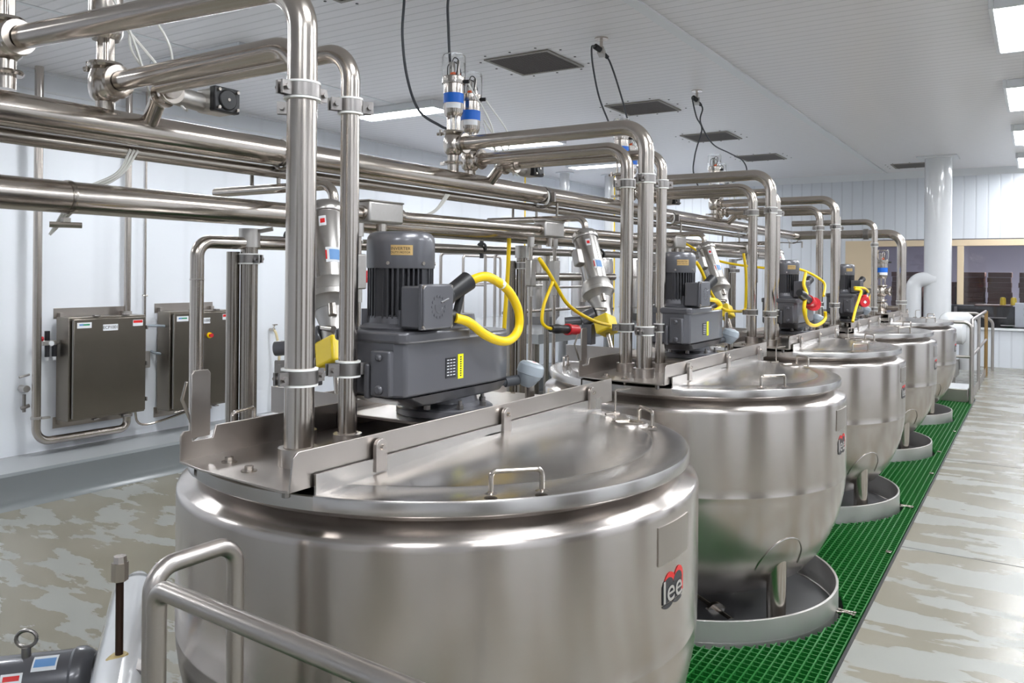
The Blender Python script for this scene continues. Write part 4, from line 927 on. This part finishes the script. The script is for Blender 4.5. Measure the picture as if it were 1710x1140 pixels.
# ------------------------------------------------------------------ far end: gate, rails, machine, window room
t = empty('guard_rail', (-.735, 12.5, 0), 0, 'stainless guard rail with a rust-stained post at the far end of the grating', 'rail')
MB().tube([(-1.1, -.05, 1.08), (0, -.05, 1.08), (0, -.05, 0)], .024, .09, 20).build('post', M['rail'], t)
MB().tube([(-1.1, -.05, .62), (0, -.05, .62)], .02, 0, 16).build('mid_rail', M['rail'], t)
MB().tube([(.0, .12, 0), (.0, .12, 1.02), (-.01, .25, 1.10), (-.01, 3.65, 1.10)], .024, .08, 20).build('top_rail', M['rail'], t)
MB().tube([(0, 1.6, 0), (-.0, 1.6, 1.09)], .022, 0, 16).build('post', M['rail'], t)
MB().tube([(0, 3.65, 0), (-.0, 3.65, 1.11)], .028, 0, 16).build('post', M['rustpost'], t)
MB().tube([(0, .12, .62), (0, 3.65, .62)], .02, 0, 16).build('mid_rail', M['rail'], t)
MB().box((-.005, .12, .02), (.005, 3.65, .14)).build('kick_plate', M['plate'], t)
MB().tube([(-.9, 4.0, 0), (-.9, 4.0, .95), (-.8, 4.1, 1.03), (-.2, 4.5, 1.03), (.06, 4.6, .9), (.06, 4.6, 0)], .025, .12, 18).build('far_hoop', M['rail'], t)
t = empty('step_box', (-1.0, 12.72, 0), 0, 'white-topped low steel step at the far end of the green grating', 'step')
MB().box((-.45, -.16, 0), (.22, .45, .17)).build('step_base', M['plate'], t, bevel=.004); MB().box((-.45, -.16, .17), (.22, .45, .18)).build('step_top', M['wplain'], t, bevel=.002)
t = empty('pump_unit', (-1.35, 14.7, 0), 0, 'white insulated vessel with a steel machine below, behind the farthest kettle', 'machine')
MB().turn((-.5, 0, .80), (.42, 0, .80), [(0, 0), (.12, .01), (.18, .06), (.18, .94), (.12, .99), (0, 1)], 36).tube([(.15, 0, .95), (.15, 0, 1.0), (.42, .3, 1.0), (.42, .3, .2)], .13, .12, 28).build('vessel', M['insul'], t)
MB().turn((-.1, -.3, .62), (.3, -.3, .62), [(0, 0), (.12, .02), (.15, .3), (.15, .7), (.12, .95), (0, 1)], 28).build('pump_head', M['lid'], t, 40)
MB().box((-.5, -.35, .12), (.3, .3, .36)).box((.0, -.40, .0), (.08, -.36, .50)).box((-.45, -.3, 0), (-.35, .2, .12)).box((.15, -.3, 0), (.25, .2, .12)).build('pump_frame', M['cast'], t, bevel=.01)
# room beyond the window
o = MB().box((-4.2, 26, 0), (4.2, 26.2, 3.2)).box((-4.2, 18.0, 0), (-4.0, 26, 3.2)).box((4.0, 18.0, 0), (4.2, 26, 3.2)).build('wall_beyond', mat('grey_store_wall', (.5, .47, .56), .7)); o['kind'] = 'structure'
struct('floor_beyond', (-4.2, 18.0, -.1), (4.2, 26, 0), M['pad']); struct('ceiling_beyond', (-4.2, 18.0, 3.2), (4.2, 26, 3.3), M['wplain'])
t = empty('ceiling_light', (0.4, 21.5, 3.2), 0, 'added unseen lamp lighting the store room beyond the window', 'ceiling light')
mm = M['lamp'].copy(); mm.node_tree.nodes['Principled BSDF'].inputs['Emission Strength'].default_value = 45.0  # unseen lamp, added and raised to brighten the view through the glass
MB().box((-1.2, -.3, -.06), (1.2, .3, -.02)).build('lamp_diffuser', mm, t); MB().box((-1.25, -.35, -.05), (1.25, -.3, 0)).box((-1.25, .3, -.05), (1.25, .35, 0)).build('lamp_frame', M['wplain'], t)
for i, (x0, x1, zt) in enumerate([(-2.9, -2.2, 1.75), (-1.95, -1.55, 1.50), (-1.48, -.98, 1.76), (-.95, -.46, 1.72), (-.36, .2, 1.73), (.5, 1.0, 1.6), (1.2, 1.8, 1.75)]):
    t = empty('box_stack', ((x0+x1)/2, 21.3, 0), 0, 'stack of flat brown cartons beyond the window, %s' % ['left of the side pipe', 'short one, right of the column', 'tall one just right of the beige mullion', 'behind the left yellow item', 'at the right picture edge', 'outside the right picture edge', 'farthest right, outside the picture'][i], 'carton stack', 'carton stacks beyond the window')
    z = .12; a = (x1-x0)/2
    MB().box((-a, -.35, 0), (a, .35, .1)).build('pallet', M['brown'], t)
    j = 0
    while z < zt:
        dx = random.uniform(-.015, .015); MB().box((-a+.02+dx, -.33, z), (a-.02+dx, .33, z+.108)).build('carton', M['brown'], t, bevel=.004); z += .112; j += 1
t = empty('packing_machine', (-.9, 18.9, 0), 0, 'long black machine counter just behind the window', 'machine')
MB().box((-.9, -.35, 0), (2.8, .35, 1.12)).build('machine_body', M['dark'], t, bevel=.02)
MB().box((-.15, -.37, 1.12), (.5, .3, 1.145)).build('machine_top', M['brown'], t, bevel=.004)
MB().tube([(-.7, -.4, .9), (.4, -.4, .9)], .012, 0, 10).tube([(.3, -.4, .75), (.9, -.4, .75)], .02, 0, 10).box((-.5, -.38, .8), (-.45, -.34, 1.1)).build('handle_bar', M['clamp'], t)
for i, x in enumerate((-.60, -.42)):
    t = MB().lathe([(.0001, 0), (.05, 0), (.052, .02), (.05, .12), (.035, .15), (.0001, .155)], 20).build('beacon_lamp', M['guard']); t.location = (x+.03, 18.7, 1.146 if i == 0 else 1.146)
    tag(t, ['left of two yellow beacons on the black machine behind the window', 'right of two yellow beacons on the black machine behind the window'][i], 'beacon', 'yellow beacons')
t = empty('power_supply', (-.19, 18.45, .74), 0, 'white ventilated electronics box behind the window at the right picture edge', 'electronics box')
MB().box((-.17, -.1, 0), (.25, .1, .46)).build('case', M['label'], t, bevel=.005)
for z in (.35, .23):
    b = MB().lathe([(.02, 0), (.05, 0), (.05, .006), (.02, .006)], 24, mx=T(0.02, -.1, z) @ R('X', 90)).build('fan_grille', M['cast'], t)
MB().box((-.2, -.3, -.74), (.3, .12, 0)).build('stand', M['dark'], t)
# raised mezzanine deck with rails and tall vessels at the far left
t = empty('raised_deck', (-6.6, 12.3, ZL), 0, 'raised steel deck with hand rails behind the nearest motor', 'platform')
MB().box((-1.4, -3.6, 1.40), (1.4, 4.2, 1.52)).build('deck_floor', M['kerbtop'], t)
for (x, y) in ((-1.3, -3.5), (1.3, -3.5), (1.3, 0), (1.3, 4), (-1.3, 0), (-1.3, 4)): MB().cyl((x, y, 0), (x, y, 1.4), .05, seg=16).build('deck_post', M['tubedk'], t)
for (x0, y0, x1, y1) in ((-1.2, -3.5, -.7, -3.1), (-.6, -3.0, -.1, -2.6), (.0, -2.5, .6, -2.1), (-1.3, -1.5, -1.3, -.4), (1.3, -3.3, 1.3, -1.8)):
    MB().tube([(x0, y0, 1.52), (x0, y0, 2.56), (x1, y1, 2.56), (x1, y1, 1.52)], .022, .06, 14).tube([(x0, y0, 2.1), (x1, y1, 2.1)], .016, 0, 12).build('hand_rail', M['rail'], t)
MB().tube([(-1.3, -3.4, 2.66), (-1.3, 2, 2.66)], .02, 0, 12).build('hand_rail', M['rail'], t)
for i, (x, y, r) in enumerate([(-6.35, 10.6, .33), (-5.95, 11.6, .33), (-5.6, 12.7, .36), (-7.4, 12.4, .35)]):
    t = empty('tall_vessel', (x, y, ZL+1.52), 0, 'shiny upright vessel on the raised deck, %s' % ['nearest, right of the nearest yellow loop', 'second, behind the hanging yellow cable', 'third, beside the tilted mixer', 'rear one behind the others'][i], 'vessel', 'upright vessels on the deck')
    MB().lathe([(.0001, .0), (r*.7, .0), (r, .12), (r, .95), (r*.96, 1.0), (r*.4, 1.1), (.0001, 1.12)], 48).build('vessel_body', M['lid'], t)
    MB().lathe([(r, .70), (r+.012, .70), (r+.012, .73), (r, .73)], 48).lathe([(r, .2), (r+.012, .2), (r+.012, .23), (r, .23)], 48).build('vessel_band', M['plate'], t)
    MB().cyl((0, 0, 1.1), (0, 0, 1.2), .05, seg=16).build('vessel_neck', M['tube'], t)

# ------------------------------------------------------------------ foreground: hand rail, insulated pipe, small motor
t = empty('hand_rail', (-1.465, .975, 0), 0, 'thick satin steel hand rail in the lower left foreground', 'hand rail')
MB().tube([(0, 0, 0), (0, 0, 1.088), (.0, .20, 1.088), (.0, .20, 0)], .0185, .05, 28, nb=12).build('end_hoop', M['rail'], t)
MB().tube([(.045, -.02, 0), (.045, -.02, 1.068), (.66, -.055, 1.072), (1.25, -.09, 1.072)], .0185, .035, 28, nb=12).build('top_rail', M['rail'], t)
MB().tube([(.045, -.02, .55), (1.25, -.09, .55)], .0155, 0, 20).build('mid_rail', M['rail'], t)
MB().cyl((1.25, -.09, 0), (1.25, -.09, 1.07), .0185, seg=24).build('post', M['rail'], t)
t = empty('insulated_pipe', (-2.16, 1.34, ZL), 0, 'white insulated pipe with a rusty capped stub in the lower left corner', 'pipe')
a = Vector((.35, -.25, 1.12)); b = Vector((-.50, .37, 1.15)); 
MB().turn(a, b, [(.0, 0), (.078, 0), (.078, .93), (.07, .98), (.045, 1.0), (0, 1.0)], 36).build('jacket', M['insul'], t, 50)
MB().tube([b-Vector((.02, -.015, 0)), b+Vector((-.1, .07, 0)), b+Vector((-.1, .07, -1.1))], .04, .05, 20).build('inner_pipe', M['insul'], t)
for q in (.1, .6): MB().cyl(a+(b-a)*q-Vector((0, 0, 1.12)), a+(b-a)*q, .02, seg=12).build('support', M['clamp'], t)
st = Vector((.02, -.015, 1.19))
s_ = MB().turn(st-Vector((0, 0, .01)), st+Vector((0, 0, .02)), [(.0, 0), (.042, .0), (.036, .6), (.02, 1), (0, 1)], 24).build('foam_collar', mat('yellowed_foam', (.55, .42, .18), .5), t)
MB().cyl(st, st+Vector((0, 0, .235)), .0105, seg=16).build('rusty_stub', M['rust'], t)
MB().cyl(st+Vector((0, 0, .225)), st+Vector((0, 0, .275)), .022, seg=6).cyl(st+Vector((0, 0, .275)), st+Vector((0, 0, .293)), .019, .017, seg=8).build('hex_cap', M['tube'], t)
MB().box((.03, -.02, 1.185), (.14, .02, 1.195), R('Z', 0)).build('bracket', M['clamp'], t)
t = empty('pump_motor', (-2.60, 1.40, ZL), 0, 'small dark grey electric motor in the bottom left corner', 'motor')
A = Vector((-.18, -.22, 0.98)); B = Vector((.10, .10, 0.98))
MB().turn(A, B, [(0, 0), (.08, 0), (.09, .05), (.09, .78), (.096, .8), (.096, .86), (.085, .9), (.06, .98), (0, 1)], 36).build('motor_body', M['grey'], t, 35)
MB().turn(B-(B-A)*.12, B+(B-A)*.06, [(0, 0), (.05, 0), (.075, .3), (.075, .6), (.02, .8), (.02, 1), (0, 1)], 28).build('end_bell', M['dark'], t, 35)
MB().cyl((-.045, -.07, 1.065), (-.045, -.07, 1.10), .014, seg=14).tube([(-.045+.022*math.cos(q), -.07+.02*math.cos(q), 1.125+.026*math.sin(q)) for q in [2*PI*j/20 for j in range(21)]], .006, 0, 8).build('lifting_eye', M['clamp'], t)
ax = (B-A).normalized(); sd = Vector((ax.y, -ax.x, 0))
def mlab(f, a_, w_, h_, m, nm, r=.0908, par=None):
    mb = MB(); vs = []
    for j in range(7):
        q = a_+(j/6-.5)*w_/r; d = sd*math.cos(q)+Vector((0, 0, 1))*math.sin(q); p = A+(B-A)*f+d*r
        vs += [p-ax*h_/2, p+ax*h_/2]
    mb.add(vs, [(2*j, 2*j+2, 2*j+3, 2*j+1) for j in range(6)]); return mb.build(nm, m, par or t)
l1 = mlab(.62, 1.1, .055, .07, M['label'], 'motor_label'); mlab(.62, 1.1, .03, .06, M['inkblue'], 'label_print', .0914, l1)
l2 = mlab(.42, .65, .03, .06, M['label'], 'motor_label'); mlab(.42, .65, .015, .045, M['inkred'], 'label_print', .0914, l2)
MB().box((-.2, -.22, .80), (.12, .12, .90)).box((-.15, -.18, 0), (-.1, -.12, .8)).box((.02, .02, 0), (.07, .08, .8)).build('motor_base', M['dark'], t, bevel=.006)
# steel support legs of the walkway side, floor strip lights reflected in the wet floor are the ceiling lamps
